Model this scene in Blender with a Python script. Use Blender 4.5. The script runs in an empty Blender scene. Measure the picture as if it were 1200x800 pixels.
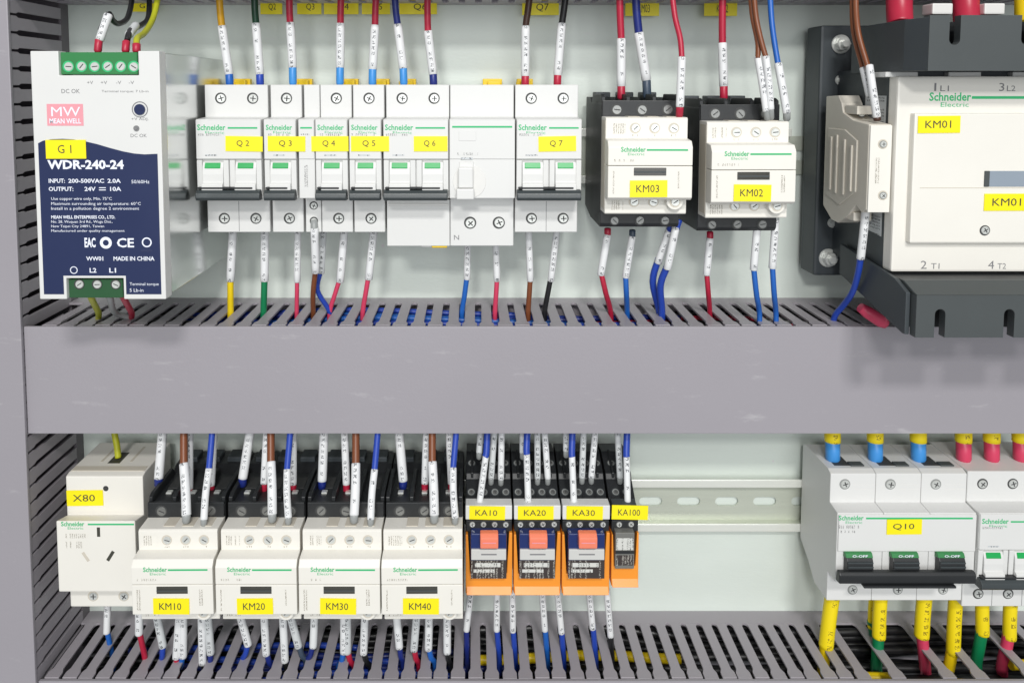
import bpy, bmesh, math, random
from mathutils import Vector, Matrix
random.seed(7)
S = bpy.context.scene
COL = S.collection
R = math.radians

# ------------------------------------------------------------------ camera
# all building dimensions below are millimetres; d = distance out from the mounting panel
F, DC, TH, CX, CY105 = 907.0, 493.0, R(4.0), 555.0, 105.0
CY = CY105 + F*math.tan(TH)
Z0 = 1400.0
cd = bpy.data.cameras.new('camera'); cam = bpy.data.objects.new('camera', cd); COL.objects.link(cam)
cam.location = (0, -DC/1000, Z0/1000); cam.rotation_euler = (math.pi/2 - TH, 0, 0)
cd.sensor_fit = 'HORIZONTAL'; cd.sensor_width = 36; cd.lens = 36*F/1200
cd.shift_x = (600-CX)/1200; cd.shift_y = -(400-CY)/1200
cd.clip_start = 0.01; cd.clip_end = 50
S.camera = cam

# ------------------------------------------------------------------ light
w = bpy.data.worlds.new('World'); S.world = w; w.use_nodes = True
w.node_tree.nodes['Background'].inputs[0].default_value = (0.93, 0.97, 1.0, 1)
w.node_tree.nodes['Background'].inputs[1].default_value = 0.37
def ceiling_or_fill_lamp(elev, azim, dist, sx, sy, power, colr):
    ld = bpy.data.lights.new('ceiling_or_fill_light', 'AREA'); ld.shape = 'RECTANGLE'; ld.size = sx; ld.size_y = sy
    ld.energy = power; ld.color = colr
    o = bpy.data.objects.new('ceiling_or_fill_light', ld); COL.objects.link(o)
    tgt = Vector((0.03, -0.05, 1.27))
    dr = Vector((math.sin(R(azim))*math.cos(R(elev)), -math.cos(R(azim))*math.cos(R(elev)), math.sin(R(elev))))
    o.location = tgt + dr*dist
    o.rotation_euler = dr.to_track_quat('Z', 'Y').to_euler()
ceiling_or_fill_lamp(8, 4, 2.5, 1.5, 1.1, 20, (0.97, 0.99, 1.0))      # added frontal fill to brighten the panel, no such source seen
ceiling_or_fill_lamp(27, -9, 2.4, 0.34, 0.16, 17, (1.0, 0.985, 0.96))
ceiling_or_fill_lamp(38, 8, 2.4, 0.34, 0.16, 24, (1.0, 0.985, 0.96))
S.view_settings.view_transform = 'Standard'; S.view_settings.look = 'None'
S.view_settings.exposure = 0.0; S.view_settings.gamma = 1
S.render.engine = 'CYCLES'

# ------------------------------------------------------------------ geometry of the place
SN, CS = math.sin(TH), math.cos(TH)
def W(px, py, d):
    """point of the place (mm) seen at a photo position, standing d mm out of the panel"""
    a = (CY-py)/F
    t = (DC-d)/(SN*a + CS)
    return Vector((t*(px-CX)/F, -d, Z0 + t*(CS*a - SN)))
def ZZ(py, d): return W(CX, py, d).z
def XX(px, py, d): return W(px, py, d).x

# ------------------------------------------------------------------ materials
def lin(h):
    h = h.lstrip('#'); v = [int(h[i:i+2], 16)/255 for i in (0, 2, 4)]
    return tuple((c/12.92 if c <= .04045 else ((c+.055)/1.055)**2.4) for c in v)
MATS = {}
def mat(name, hexc, rough=.45, metal=0.0, bump=.04, bscale=900, var=.05, vscale=60, spec=.5, stretch=None):
    m = bpy.data.materials.new(name); m.use_nodes = True; nt = m.node_tree; b = nt.nodes['Principled BSDF']
    c = lin(hexc)
    tc = nt.nodes.new('ShaderNodeTexCoord'); src = tc.outputs['Object']
    if stretch:
        mp = nt.nodes.new('ShaderNodeMapping'); mp.inputs['Scale'].default_value = stretch
        nt.links.new(src, mp.inputs[0]); src = mp.outputs[0]
    n = nt.nodes.new('ShaderNodeTexNoise'); n.inputs['Scale'].default_value = vscale; n.inputs['Detail'].default_value = 6
    nt.links.new(src, n.inputs['Vector'])
    mx = nt.nodes.new('ShaderNodeMix'); mx.data_type = 'RGBA'
    mx.inputs[6].default_value = (*[x*(1-var) for x in c], 1); mx.inputs[7].default_value = (*[min(1, x*(1+var)) for x in c], 1)
    nt.links.new(n.outputs['Fac'], mx.inputs[0]); nt.links.new(mx.outputs[2], b.inputs['Base Color'])
    rr = nt.nodes.new('ShaderNodeMapRange'); rr.inputs[3].default_value = rough*.85; rr.inputs[4].default_value = min(1, rough*1.2)
    nt.links.new(n.outputs['Fac'], rr.inputs[0]); nt.links.new(rr.outputs[0], b.inputs['Roughness'])
    b.inputs['Metallic'].default_value = metal; b.inputs['Specular IOR Level'].default_value = spec
    n2 = nt.nodes.new('ShaderNodeTexNoise'); n2.inputs['Scale'].default_value = bscale; n2.inputs['Detail'].default_value = 3
    nt.links.new(src, n2.inputs['Vector'])
    bp = nt.nodes.new('ShaderNodeBump'); bp.inputs['Strength'].default_value = bump; bp.inputs['Distance'].default_value = .0006
    nt.links.new(n2.outputs['Fac'], bp.inputs['Height']); nt.links.new(bp.outputs[0], b.inputs['Normal'])
    MATS[name] = m; return m
mat('panel', '#d3dbd4', .34, .0, .12, 260, .09, 11, stretch=(1, 1, 3))
mat('duct', '#a09ba1', .42, 0, .05, 1200, .05, 22)
mat('duct_cover', '#99959b', .4, 0, .12, 700, .07, 7)
mat('duct_shaded', '#6e696e', .5, 0, .05, 1200, .06, 30)  # darker copy of duct; inner shade of the upright duct put into colour
mat('white', '#dadad8', .38, 0, .03, 1500, .025, 40)
mat('white_b', '#dcdbd8', .42, 0, .03, 1500, .03, 40)
mat('cream', '#e6e3db', .42, 0, .05, 1500, .03, 40)
mat('cream_b', '#cbc4b6', .5, 0, .08, 1200, .06, 60)
mat('black', '#232527', .42, 0, .06, 1500, .15, 60)
mat('charcoal', '#454a4b', .5, 0, .08, 1800, .08, 40)
mat('charcoal_dark_or_shade', '#3a4044', .5, 0, .08, 1800, .08, 40)  # darker charcoal, paints shade on cover sides; also plate, body and rear terminals
mat('handle', '#3c4244', .35, 0, .05, 1500, .12, 60)
mat('navy', '#212c52', .33, 0, .02, 1500, .06, 30)
mat('cream_aux', '#d8d2c6', .5, 0, .08, 1200, .05, 60)
mat('steel', '#d9dbda', .17, 1, .02, 900, .06, 20, stretch=(1, 1, 12))
mat('rail_lip_lit', '#eceee6', .25, .35, .03, 900, .05, 20, stretch=(1, 14, 14))  # lighter copy of rail, brightness of the lips put into colour
mat('rail', '#ccd1c3', .28, .4, .03, 900, .08, 20, stretch=(1, 14, 14))
mat('screw_dark', '#8b8c8a', .35, .7, .05, 900, .12, 200)
mat('screw', '#dcdeda', .3, .45, .05, 900, .12, 200)
mat('well', '#3a3b3b', .6, 0)  # recess shade painted dark on flat discs, bars and hole patches
mat('well_w', '#8e908e', .6, 0)  # paler painted recess shade for screw discs
mat('green_flag', '#11a04e', .35)
mat('green_print', '#2fb573', .5)
mat('grey_print', '#7b7b7d', .6)
mat('dark_print', '#3d3d34', .6)
mat('white_print', '#e8ecf6', .5)
mat('pink', '#e59aa4', .45)
mat('yellow', '#f6e60c', .42, 0, .02, 900, .03, 60)
mat('yellow_clip', '#e8c410', .4)
mat('green_conn', '#2f7d45', .4)
mat('green_conn_d', '#23512f', .45)
mat('orange', '#f0952f', .36, 0, .03, 1200, .05, 40)
mat('band_grey', '#c9c9c6', .4)
mat('salmon', '#ee8468', .35)
mat('blue_clear', '#1e2f66', .2, 0, .02, 900, .1, 50)
mat('glass_dark', '#45443f', .12, 0, .0, 900, .2, 200)
mat('window_blue', '#8f9aa6', .12)
WC = {'red': '#b0203c', 'pink red': '#cf3f60', 'yellow': '#f0cf12', 'orange yellow': '#d9a21c', 'green': '#0c7a4c', 'dark green': '#0c3a26',
      'blue': '#1e5fb4', 'royal blue': '#2344a8', 'dark blue': '#1d2c78', 'light blue': '#3f8fd6', 'brown': '#7a4528', 'dark brown': '#43291f',
      'black': '#1c1c1e', 'yellow green': '#aeb023', 'gray': '#9a9d9c', 'slate': '#3f4c5c'}
for k, v in WC.items(): mat('wire_'+k, v, .38, 0, .03, 900, .06, 80)

def glyphs(name, bg, ink, cu, cv, ch, halfw, thr=.5, rough=.5):
    """unreadable fine print: dots on a cell grid; UV in mm (u across, v along the line)"""
    m = bpy.data.materials.new(name); m.use_nodes = True; nt = m.node_tree; b = nt.nodes['Principled BSDF']
    uv = nt.nodes.new('ShaderNodeUVMap'); sp = nt.nodes.new('ShaderNodeSeparateXYZ'); nt.links.new(uv.outputs[0], sp.inputs[0])
    oi = nt.nodes.new('ShaderNodeObjectInfo')
    def M(op, a, bb=None, c=None):
        n = nt.nodes.new('ShaderNodeMath'); n.operation = op
        for i, x in enumerate((a, bb, c)):
            if x is None: continue
            if isinstance(x, (int, float)): n.inputs[i].default_value = x
            else: nt.links.new(x, n.inputs[i])
        return n.outputs[0]
    u, v = sp.outputs[0], sp.outputs[1]
    off = M('MULTIPLY', oi.outputs['Random'], 91.7)
    cc = nt.nodes.new('ShaderNodeCombineXYZ')
    nt.links.new(M('FLOOR', M('DIVIDE', u, cu)), cc.inputs[0]); nt.links.new(M('FLOOR', M('DIVIDE', v, cv)), cc.inputs[1]); nt.links.new(M('FLOOR', off), cc.inputs[2])
    wn = nt.nodes.new('ShaderNodeTexWhiteNoise'); nt.links.new(cc.outputs[0], wn.inputs['Vector'])
    on = M('GREATER_THAN', wn.outputs['Value'], thr)
    inch = M('LESS_THAN', M('FRACT', M('DIVIDE', v, ch)), .62)
    near = M('LESS_THAN', M('ABSOLUTE', u), halfw)
    # some characters are missing
    c2 = nt.nodes.new('ShaderNodeCombineXYZ'); nt.links.new(M('FLOOR', M('DIVIDE', v, ch)), c2.inputs[0]); nt.links.new(M('FLOOR', off), c2.inputs[1])
    w2 = nt.nodes.new('ShaderNodeTexWhiteNoise'); nt.links.new(c2.outputs[0], w2.inputs['Vector'])
    keep = M('GREATER_THAN', w2.outputs['Value'], .3)
    fac = M('MULTIPLY', M('MULTIPLY', on, inch), M('MULTIPLY', near, keep))
    mx = nt.nodes.new('ShaderNodeMix'); mx.data_type = 'RGBA'
    mx.inputs[6].default_value = (*lin(bg), 1); mx.inputs[7].default_value = (*lin(ink), 1)
    nt.links.new(fac, mx.inputs[0]); nt.links.new(mx.outputs[2], b.inputs['Base Color']); b.inputs['Roughness'].default_value = rough
    MATS[name] = m
def scuffs(name):
    m = MATS[name]; nt = m.node_tree; b = nt.nodes['Principled BSDF']
    src = b.inputs['Base Color'].links[0].from_socket
    tc = nt.nodes.new('ShaderNodeTexCoord'); mp = nt.nodes.new('ShaderNodeMapping'); mp.inputs['Scale'].default_value = (30, 30, 140); mp.inputs['Rotation'].default_value = (0, R(14), 0)
    n = nt.nodes.new('ShaderNodeTexNoise'); n.inputs['Scale'].default_value = 1; n.inputs['Detail'].default_value = 8; n.inputs['Roughness'].default_value = .7
    nt.links.new(tc.outputs['Object'], mp.inputs[0]); nt.links.new(mp.outputs[0], n.inputs['Vector'])
    r = nt.nodes.new('ShaderNodeMapRange'); r.inputs[1].default_value = .6; r.inputs[2].default_value = .8; r.inputs[4].default_value = .42
    nt.links.new(n.outputs['Fac'], r.inputs[0])
    v = nt.nodes.new('ShaderNodeTexVoronoi'); v.inputs['Scale'].default_value = 16; nt.links.new(tc.outputs['Object'], v.inputs['Vector'])
    sp = nt.nodes.new('ShaderNodeMath'); sp.operation = 'LESS_THAN'; sp.inputs[1].default_value = .017; nt.links.new(v.outputs['Distance'], sp.inputs[0])
    mxx = nt.nodes.new('ShaderNodeMath'); mxx.operation = 'MAXIMUM'; nt.links.new(r.outputs[0], mxx.inputs[0]); nt.links.new(sp.outputs[0], mxx.inputs[1])
    mx = nt.nodes.new('ShaderNodeMix'); mx.data_type = 'RGBA'; mx.inputs[7].default_value = (.66, .65, .65, 1)
    nt.links.new(mxx.outputs[0], mx.inputs[0]); nt.links.new(src, mx.inputs[6]); nt.links.new(mx.outputs[2], b.inputs['Base Color'])
    big = nt.nodes.new('ShaderNodeTexNoise'); big.inputs['Scale'].default_value = 9; nt.links.new(tc.outputs['Object'], big.inputs['Vector'])
    bp = nt.nodes.new('ShaderNodeBump'); bp.inputs['Strength'].default_value = .35; bp.inputs['Distance'].default_value = .004
    old = b.inputs['Normal'].links[0].from_node; nt.links.new(big.outputs['Fac'], bp.inputs['Height']); nt.links.new(bp.outputs[0], old.inputs['Normal'])
scuffs('duct_cover'); scuffs('panel')
glyphs('sleeve_white', '#e2e3e4', '#6a6c70', .34, .42, 3.2, .95, .52)
glyphs('sleeve_grey', '#cdd0d1', '#595b5e', .34, .42, 3.0, .95, .5)
glyphs('sleeve_yellow', '#f2d90e', '#a08a12', .6, .55, 4.6, 1.5, .5)
glyphs('print_on_white', '#dadad8', '#7c7c7c', .2, .2, 1.1, 9, .48)
glyphs('print_on_cream', '#e6e3db', '#9d978b', .22, .22, 1.2, 9, .5)
glyphs('print_on_label', '#c4c8ca', '#4c5054', .3, .3, 1.6, 9, .55)
glyphs('print_dark', '#3a3230', '#a8a49c', .3, .3, 1.6, 9, .62)
glyphs('print_pale', '#cfcfca', '#70706c', .3, .3, 1.5, 9, .62)
glyphs('print_on_navy', '#212c52', '#cdd4ea', .2, .2, 1.0, 9, .45)

# ------------------------------------------------------------------ mesh helpers (mm)
class MB:
    def __init__(s): s.v = []; s.f = []; s.mi = []; s.uv = {}; s.cur = 0
    def face(s, idx): s.f.append(tuple(idx)); s.mi.append(s.cur)
    def box(s, x0, x1, d0, d1, z0, z1):
        if x0 > x1: x0, x1 = x1, x0
        if z0 > z1: z0, z1 = z1, z0
        if d0 > d1: d0, d1 = d1, d0
        b = len(s.v)
        for x in (x0, x1):
            for d in (d0, d1):
                for z in (z0, z1): s.v.append((x, -d, z))
        for q in ((0, 1, 3, 2), (4, 6, 7, 5), (0, 4, 5, 1), (2, 3, 7, 6), (0, 2, 6, 4), (1, 5, 7, 3)): s.face([b+i for i in q])
        return s
    def pbox(s, px0, py0, px1, py1, df, db):
        my = (py0+py1)/2
        return s.box(XX(px0, my, df), XX(px1, my, df), db, df, ZZ(py0, df), ZZ(py1, df))
    def prism_x(s, prof, x0, x1):              # profile in (d, z)
        b = len(s.v); n = len(prof)
        for x in (x0, x1):
            for d, z in prof: s.v.append((x, -d, z))
        s.face([b+i for i in range(n)]); s.face([b+n+i for i in reversed(range(n))])
        for i in range(n): j = (i+1) % n; s.face([b+i, b+n+i, b+n+j, b+j])
        return s
    def prism_d(s, poly, d0, d1):              # outline in (x, z)
        b = len(s.v); n = len(poly)
        for d in (d0, d1):
            for x, z in poly: s.v.append((x, -d, z))
        s.face([b+i for i in reversed(range(n))]); s.face([b+n+i for i in range(n)])
        for i in range(n): j = (i+1) % n; s.face([b+i, b+j, b+n+j, b+n+i])
        return s
    def prism_z(s, poly, z0, z1):              # outline in (x, d)
        b = len(s.v); n = len(poly)
        for z in (z0, z1):
            for x, d in poly: s.v.append((x, -d, z))
        s.face([b+i for i in range(n)]); s.face([b+n+i for i in reversed(range(n))])
        for i in range(n): j = (i+1) % n; s.face([b+i, b+n+i, b+n+j, b+j])
        return s
    def cyl(s, c, ax, r, L, n=16, r2=None):    # c start centre, ax direction
        ax = Vector(ax).normalized(); h = Vector((0, 0, 1)) if abs(ax.z) < .9 else Vector((1, 0, 0))
        a = ax.cross(h).normalized(); e = ax.cross(a); b = len(s.v); c = Vector(c); r2 = r if r2 is None else r2
        for k, rr in ((0, r), (1, r2)):
            for i in range(n):
                t = 2*math.pi*i/n; s.v.append(tuple(c + ax*L*k + (a*math.cos(t)+e*math.sin(t))*rr))
        s.face([b+i for i in range(n)]); s.face([b+n+i for i in reversed(range(n))])
        for i in range(n): j = (i+1) % n; s.face([b+i, b+n+i, b+n+j, b+j])
        return s
    def tube(s, pts, r, n=10, uvs=False, cap_round=0):
        pts = [Vector(p) for p in pts]; rings = []; acc = 0; N = len(pts)
        for i, p in enumerate(pts):
            t = (pts[min(i+1, N-1)]-pts[max(i-1, 0)]).normalized()
            f = Vector((0, -1, 0)); nrm = (f - t*f.dot(t))
            if nrm.length < 1e-3: nrm = Vector((0, 0, 1)) - t*t.z
            nrm.normalize(); bi = t.cross(nrm)
            if i: acc += (p-pts[i-1]).length
            rr = r
            if cap_round and i in (0, N-1): rr = r*.72
            ring = []
            for k in range(n+1 if uvs else n):
                a = 2*math.pi*k/n - math.pi
                s.v.append(tuple(p + (nrm*math.cos(a)+bi*math.sin(a))*rr)); ring.append(len(s.v)-1)
                if uvs: s.uv[len(s.v)-1] = (a*r, acc)
            rings.append(ring)
        m = len(rings[0])
        for q in range(N-1):
            A, B = rings[q], rings[q+1]
            for k in range(m if not uvs else m-1):
                j = (k+1) % m; s.face([A[k], A[j], B[j], B[k]])
        s.face(list(reversed(rings[0][:n]))); s.face(rings[-1][:n])
        return s
    def quad(s, x0, z0, x1, z1, d):            # flat print, UV in mm
        b = len(s.v)
        for x, z in ((x0, z0), (x1, z0), (x1, z1), (x0, z1)):
            s.v.append((x, -d, z)); s.uv[len(s.v)-1] = (z-z0-abs(z1-z0)/2, x-x0)
        s.face([b, b+1, b+2, b+3]); return s

ORG = {}
def finish(me, bevel, smooth):
    bm = bmesh.new(); bm.from_mesh(me)
    bmesh.ops.recalc_face_normals(bm, faces=bm.faces)
    if bevel:
        es = [e for e in bm.edges if len(e.link_faces) == 2 and e.calc_face_angle(0) > .5]
        bmesh.ops.bevel(bm, geom=es, offset=bevel/1000, segments=2 if bevel > .35 else 1, affect='EDGES', profile=.6, clamp_overlap=True)
    bm.to_mesh(me); bm.free()
    if smooth:
        for p in me.polygons: p.use_smooth = True
def mk(name, mb, mats, org, bevel=0, smooth=False):
    me = bpy.data.meshes.new(name)
    me.from_pydata([((x-org.x)/1000, (y-org.y)/1000, (z-org.z)/1000) for x, y, z in mb.v], [], mb.f)
    for m in (mats if isinstance(mats, (list, tuple)) else [mats]): me.materials.append(MATS[m])
    for p, i in zip(me.polygons, mb.mi): p.material_index = i
    if mb.uv:
        l = me.uv_layers.new(name='UVMap')
        for lp in me.loops: l.data[lp.index].uv = mb.uv.get(lp.vertex_index, (0, 0))
    if not mb.uv or bevel: finish(me, bevel, False)
    if smooth:
        for p in me.polygons: p.use_smooth = len(p.vertices) <= 4
    return me
def P(name, mb, mats, parent, bevel=0, smooth=False, label=None):
    org = ORG[parent.name]
    o = bpy.data.objects.new(name, mk(name, mb, mats, org, bevel, smooth)); COL.objects.link(o)
    o.parent = parent; ORG[o.name] = org
    if label: o['label'] = label
    return o
def T(name, label, cat, org, group=None, kind=None):
    o = bpy.data.objects.new(name, None); o.empty_display_size = .01; COL.objects.link(o)
    org = Vector(org); o.location = org/1000; ORG[o.name] = org
    if kind: o['kind'] = kind
    o['label'] = label
    if cat: o['category'] = cat
    if group: o['group'] = group
    return o
def solo(name, mb, mats, label, cat, bevel=0, smooth=False, group=None, kind=None):
    vs = [Vector(v) for v in mb.v]
    org = Vector((sum(v.x for v in vs)/len(vs), sum(v.y for v in vs)/len(vs), min(v.z for v in vs)))
    o = bpy.data.objects.new(name, mk(name, mb, mats, org, bevel, smooth)); COL.objects.link(o)
    o.location = org/1000; ORG[o.name] = org
    if label: o['label'] = label
    if cat: o['category'] = cat
    if group: o['group'] = group
    if kind: o['kind'] = kind
    return o
def inst(name, me, parent, x, d, z, rot=None, scale=None):
    o = bpy.data.objects.new(name, me); COL.objects.link(o); o.parent = parent
    o.location = (Vector((x, -d, z))-ORG[parent.name])/1000
    if rot is not None: o.rotation_euler = rot
    if scale: o.scale = scale
    ORG[o.name] = Vector((x, -d, z)); return o

TXT = {}
def text_mesh(s, bold):
    k = (s, bold)
    if k not in TXT:
        c = bpy.data.curves.new('t', 'FONT'); c.body = s; c.size = 1; c.resolution_u = 2; c.offset = .022 if bold else 0
        if bold == 2: c.offset = .035
        o = bpy.data.objects.new('t', c); COL.objects.link(o)
        me = bpy.data.meshes.new_from_object(o)
        v = [tuple(x.co) for x in me.vertices]; f = [tuple(p.vertices) for p in me.polygons]
        bpy.data.objects.remove(o); bpy.data.meshes.remove(me); TXT[k] = (v, f)
    return TXT[k]
def txt_mm(parent, s, x0, z0, x1, z1, d, m, bold=1, name='lettering', ital=0):
    v, f = text_mesh(s, bold)
    xs = [p[0] for p in v]; ys = [p[1] for p in v]
    sx = (x1-x0)/(max(xs)-min(xs)); sy = (z1-z0)/(max(ys)-min(ys))
    mb = MB(); 
    for p in v: mb.v.append((x0+(p[0]-min(xs))*sx + ital*(p[1]-min(ys))*sy, -d, z0+(p[1]-min(ys))*sy))
    for q in f: mb.face(q)
    return P(name, mb, m, parent)
def txt(parent, s, px0, py0, px1, py1, d, m, bold=1, name='lettering'):
    my = (py0+py1)/2
    return txt_mm(parent, s, XX(px0, my, d), ZZ(py1, d), XX(px1, my, d), ZZ(py0, d), d, m, bold, name)
def brand(parent, x0, zc, wtxt, xb0, xb1, d, small=True, hb=.9):
    """green maker's mark with the long bar"""
    h = wtxt*.165
    txt_mm(parent, 'Schneider', x0, zc-h*.5, x0+wtxt, zc+h*.75, d, 'green_print', 1, 'logo')
    if small: txt_mm(parent, 'Electric', x0+wtxt*.28, zc-h*1.35, x0+wtxt*.95, zc-h*.7, d, 'green_print', 0, 'logo')
    P('green_bar', MB().box(xb0, xb1, d-.1, d+.05, zc-hb/2, zc+hb/2), 'green_print', parent)
def sticker(parent, s, x0, z0, x1, z1, d, tilt=0):
    lb = P('yellow_label', MB().box(x0, x1, d, d+.35, z0, z1), 'yellow', parent, label='yellow label reading '+s)
    wd, h = x1-x0, z1-z0
    sp = ' '.join(s) if len(s) < 3 else s
    tx = txt_mm(lb, sp, x0+wd*(.3 if len(s) < 3 else .17), z0+h*.29, x1-wd*(.36 if len(s) < 3 else .22), z1-h*.27, d+.42, 'dark_print', 0)
    a = R(random.uniform(-1.3, 1.3)); o_ = ORG[parent.name]          # stuck on by hand, never quite square
    cx_, cz_ = ((x0+x1)/2-o_.x)/1000, ((z0+z1)/2-o_.z)/1000
    for ob in (lb, tx):
        for v in ob.data.vertices:
            x, z = v.co.x-cx_, v.co.z-cz_
            v.co.x = cx_+x*math.cos(a)-z*math.sin(a); v.co.z = cz_+x*math.sin(a)+z*math.cos(a)
def psticker(parent, s, px0, py0, px1, py1, d):
    my = (py0+py1)/2
    sticker(parent, s, XX(px0, my, d), ZZ(py1, d), XX(px1, my, d), ZZ(py0, d), d)

SCR = {}
def screw_mesh(r, well, head, slot):
    k = (r, well, head, slot)
    if k not in SCR:
        mb = MB(); mb.cyl((0, 0, 0), (0, -1, 0), r, .12, 20)
        mb.cur = 1; mb.cyl((.06*r, 0, -.03*r), (0, -1, 0), r*.82, .5, 18, r*.7)
        mb.cur = 2
        mb.box(-r*.5+.1*r, r*.5+.1*r, .4, .58, -r*.1, r*.06)
        if slot == 'cross': mb.box(.0*r, r*.2, .4, .57, -r*.52, r*.46)
        SCR[k] = mk('screw', mb, (well, head, 'well'), Vector((0, 0, 0)))
    return SCR[k]
def screw(parent, x, d, z, r=3.2, well='well', head='screw', slot='cross'):
    return inst('screw', screw_mesh(r, well, head, slot), parent, x, d, z, (0, random.uniform(-.9, .9), 0))

# ------------------------------------------------------------------ mounting panel and ducts
solo('mounting_panel', MB().box(-330, 420, -3, 0, Z0-420, Z0+120), 'panel', 'pale grey coated steel mounting panel behind all the devices', None, kind='structure')

def finger_mesh():
    mb = MB()      # lies in x / d, 1.4 thick; waist then wide hook end under the cover
    mb.prism_z([(-5, 11.8), (5, 11.8), (4.4, 12.2), (3.6, 13), (3.15, 14.2), (3.0, 15.6), (3.0, 51.5), (4.2, 54.5), (4.2, 59.2), (-4.2, 59.2), (-4.2, 54.5), (-3.0, 51.5), (-3.0, 15.6), (-3.15, 14.2), (-3.6, 13), (-4.4, 12.2)], 0, 1.4)
    return mk('finger', mb, 'duct', Vector((0, 0, 0)), .15)
FING = finger_mesh()
PITCH = 10.0
def hduct(label, x0, x1, zt, zb, phase, top=True, bottom=True, skip=()):
    t = T('wiring_duct', label, 'wiring duct', (x0, 0, zb))
    P('cover', MB().prism_x([(59.6, zb), (61.8, zb), (61.8, zt+.1), (59.6, zt+.1)], x0, x1), 'duct_cover', t, .5)
    P('base', MB().box(x0, x1, .3, 2, zb, zt), 'duct', t)
    if top: P('edge_strip', MB().box(x0, x1, 2, 11.8, zt-1.4, zt), 'duct', t)
    if bottom: P('edge_strip', MB().box(x0, x1, 2, 11.8, zb, zb+1.4), 'duct', t)
    xs = []
    k = math.ceil((x0+4.2-phase-PITCH/2)/PITCH)
    while True:
        x = phase + PITCH/2 + k*PITCH            # finger centre; slots sit at phase + n*pitch
        if x > x1-4.2: break
        if top and k not in skip:
            o = inst('finger', FING, t, x, 0, zt-1.4)
            o.rotation_euler = (R(random.uniform(-.5, .2)), 0, R(random.uniform(-.55, .55)))
        if bottom: inst('finger', FING, t, x, 0, zb)
        xs.append((k, x)); k += 1
    return t, xs
XL = XX(30, 445, 61.8)
UZT, UZB = ZZ(383, 61.8), ZZ(508, 61.8)
UPH = XX(316, 378, 57)
LZT = ZZ(798, 61.8); LPH = XX(606.5, 795, 59)
TZB = ZZ(6, 1)
ud, _ = hduct('long grey slotted wiring duct with plain cover between the two device rows', XL, 420, UZT, UZB, UPH)
skipk = set()
for px in (1012, 1052, 1071, 1108, 1146, 1164, 1195):
    skipk.add(round((XX(px, 770, 35)-LPH-PITCH/2)/PITCH))
ldt, lxs = hduct('grey slotted wiring duct under the lower device row with open slots on top', XL, 420, LZT, LZT-60, LPH, bottom=False, skip=skipk)
tdt, _ = hduct('grey slotted wiring duct above the upper device row, only its underside showing', XL, 420, TZB+60, TZB, UPH, top=False)

# vertical duct down the left side
VX = XX(11, 60, 64)
vd = T('wiring_duct', 'upright grey wiring duct down the cabinet side with rows of dark slots', 'wiring duct', (VX-70, 0, Z0-420))
P('cover', MB().box(VX-90, VX+.4, 62.3, 64.8, Z0-420, Z0+120), 'duct_cover', vd, .6)
P('base', MB().box(VX-90, VX, .3, 2, Z0-420, Z0+120), 'duct_shaded', vd)
P('edge_strip', MB().box(VX-1.6, VX, 2, 9, Z0-420, Z0+120), 'duct_shaded', vd)
P('far_wall', MB().box(VX-90, VX-88, 2, 62.2, Z0-420, Z0+120), 'duct_shaded', vd)
vm = MB(); vm.v = []
vm.prism_x([(9, -3.4), (54, -3.4), (56, -4.3), (62, -4.3), (62, 4.3), (56, 4.3), (54, 3.4), (9, 3.4)], -1.6, 0)
VF = mk('finger', vm, 'duct', Vector((0, 0, 0)), .15)
zph = ZZ(30, 45)
for k in range(-6, 42):
    z = zph - k*PITCH
    if Z0-415 < z < Z0+115: inst('finger', VF, vd, VX, 0, z)

# ------------------------------------------------------------------ DIN rails
def din_rail(label, x0, x1, zc, ph):
    t = T('din_rail', label, 'rail', (x0, 0, zc-17.5))
    for s in (1, -1):
        a, b = sorted((zc+s*17.5, zc+s*12.2))
        P('lip', MB().box(x0, x1, 6.2, 7.6, a, b), 'rail_lip_lit', t, .45)
        a, b = sorted((zc+s*12.2, zc+s*13.2))
        P('web', MB().box(x0, x1, 1.2, 6.6, a, b), 'rail', t)
    mb = MB(); hw, hh, n = 7.6, 3.1, 6
    x = ph - 25*math.ceil((ph-x0)/25)
    ring = []
    for cxs, czs, a0 in ((1, 1, 0), (-1, 1, 90), (-1, -1, 180), (1, -1, 270)):
        for i in range(n):
            a = R(a0+90*i/(n-1)); ring.append((cxs*(hw-hh)+hh*math.cos(a), czs*0+hh*math.sin(a)))
    outer = []
    for (u, v) in ring:
        a = math.atan2(v/12.2, u/12.5); q = max(abs(math.cos(a)), abs(math.sin(a))); outer.append((12.5*math.cos(a)/q, 12.2*math.sin(a)/q))
    # exact corners
    for cxs, czs in ((1, 1), (-1, 1), (-1, -1), (1, -1)):
        i = min(range(len(outer)), key=lambda i: (outer[i][0]-12.5*cxs)**2+(outer[i][1]-12.2*czs)**2); outer[i] = (12.5*cxs, 12.2*czs)
    while x-12.5 < x1:
        b = len(mb.v); m = len(ring)
        for dd in (2.0, .9):
            for (u, v) in outer: mb.v.append((x+u, -dd, zc+v))
            for (u, v) in ring: mb.v.append((x+u, -dd, zc+v))
        for i in range(m):
            j = (i+1) % m
            mb.face([b+i, b+j, b+m+j, b+m+i]); mb.face([b+m+i, b+m+j, b+3*m+j, b+3*m+i]); mb.face([b+2*m+j, b+2*m+i, b+3*m+i, b+3*m+j])
        x += 25
    P('slotted_web', mb, 'rail', t)
    return t
RZ1 = ZZ(183, 7); RZ2 = ZZ(592, 7)
din_rail('steel mounting rail behind the upper row, glimpsed between breaker Q7 and contactor KM03', -238, 200, RZ1, 10)
din_rail('bare slotted steel mounting rail running on between relay KA100 and breaker Q10', -250, 420, RZ2, XX(807, 592, 2))

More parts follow.
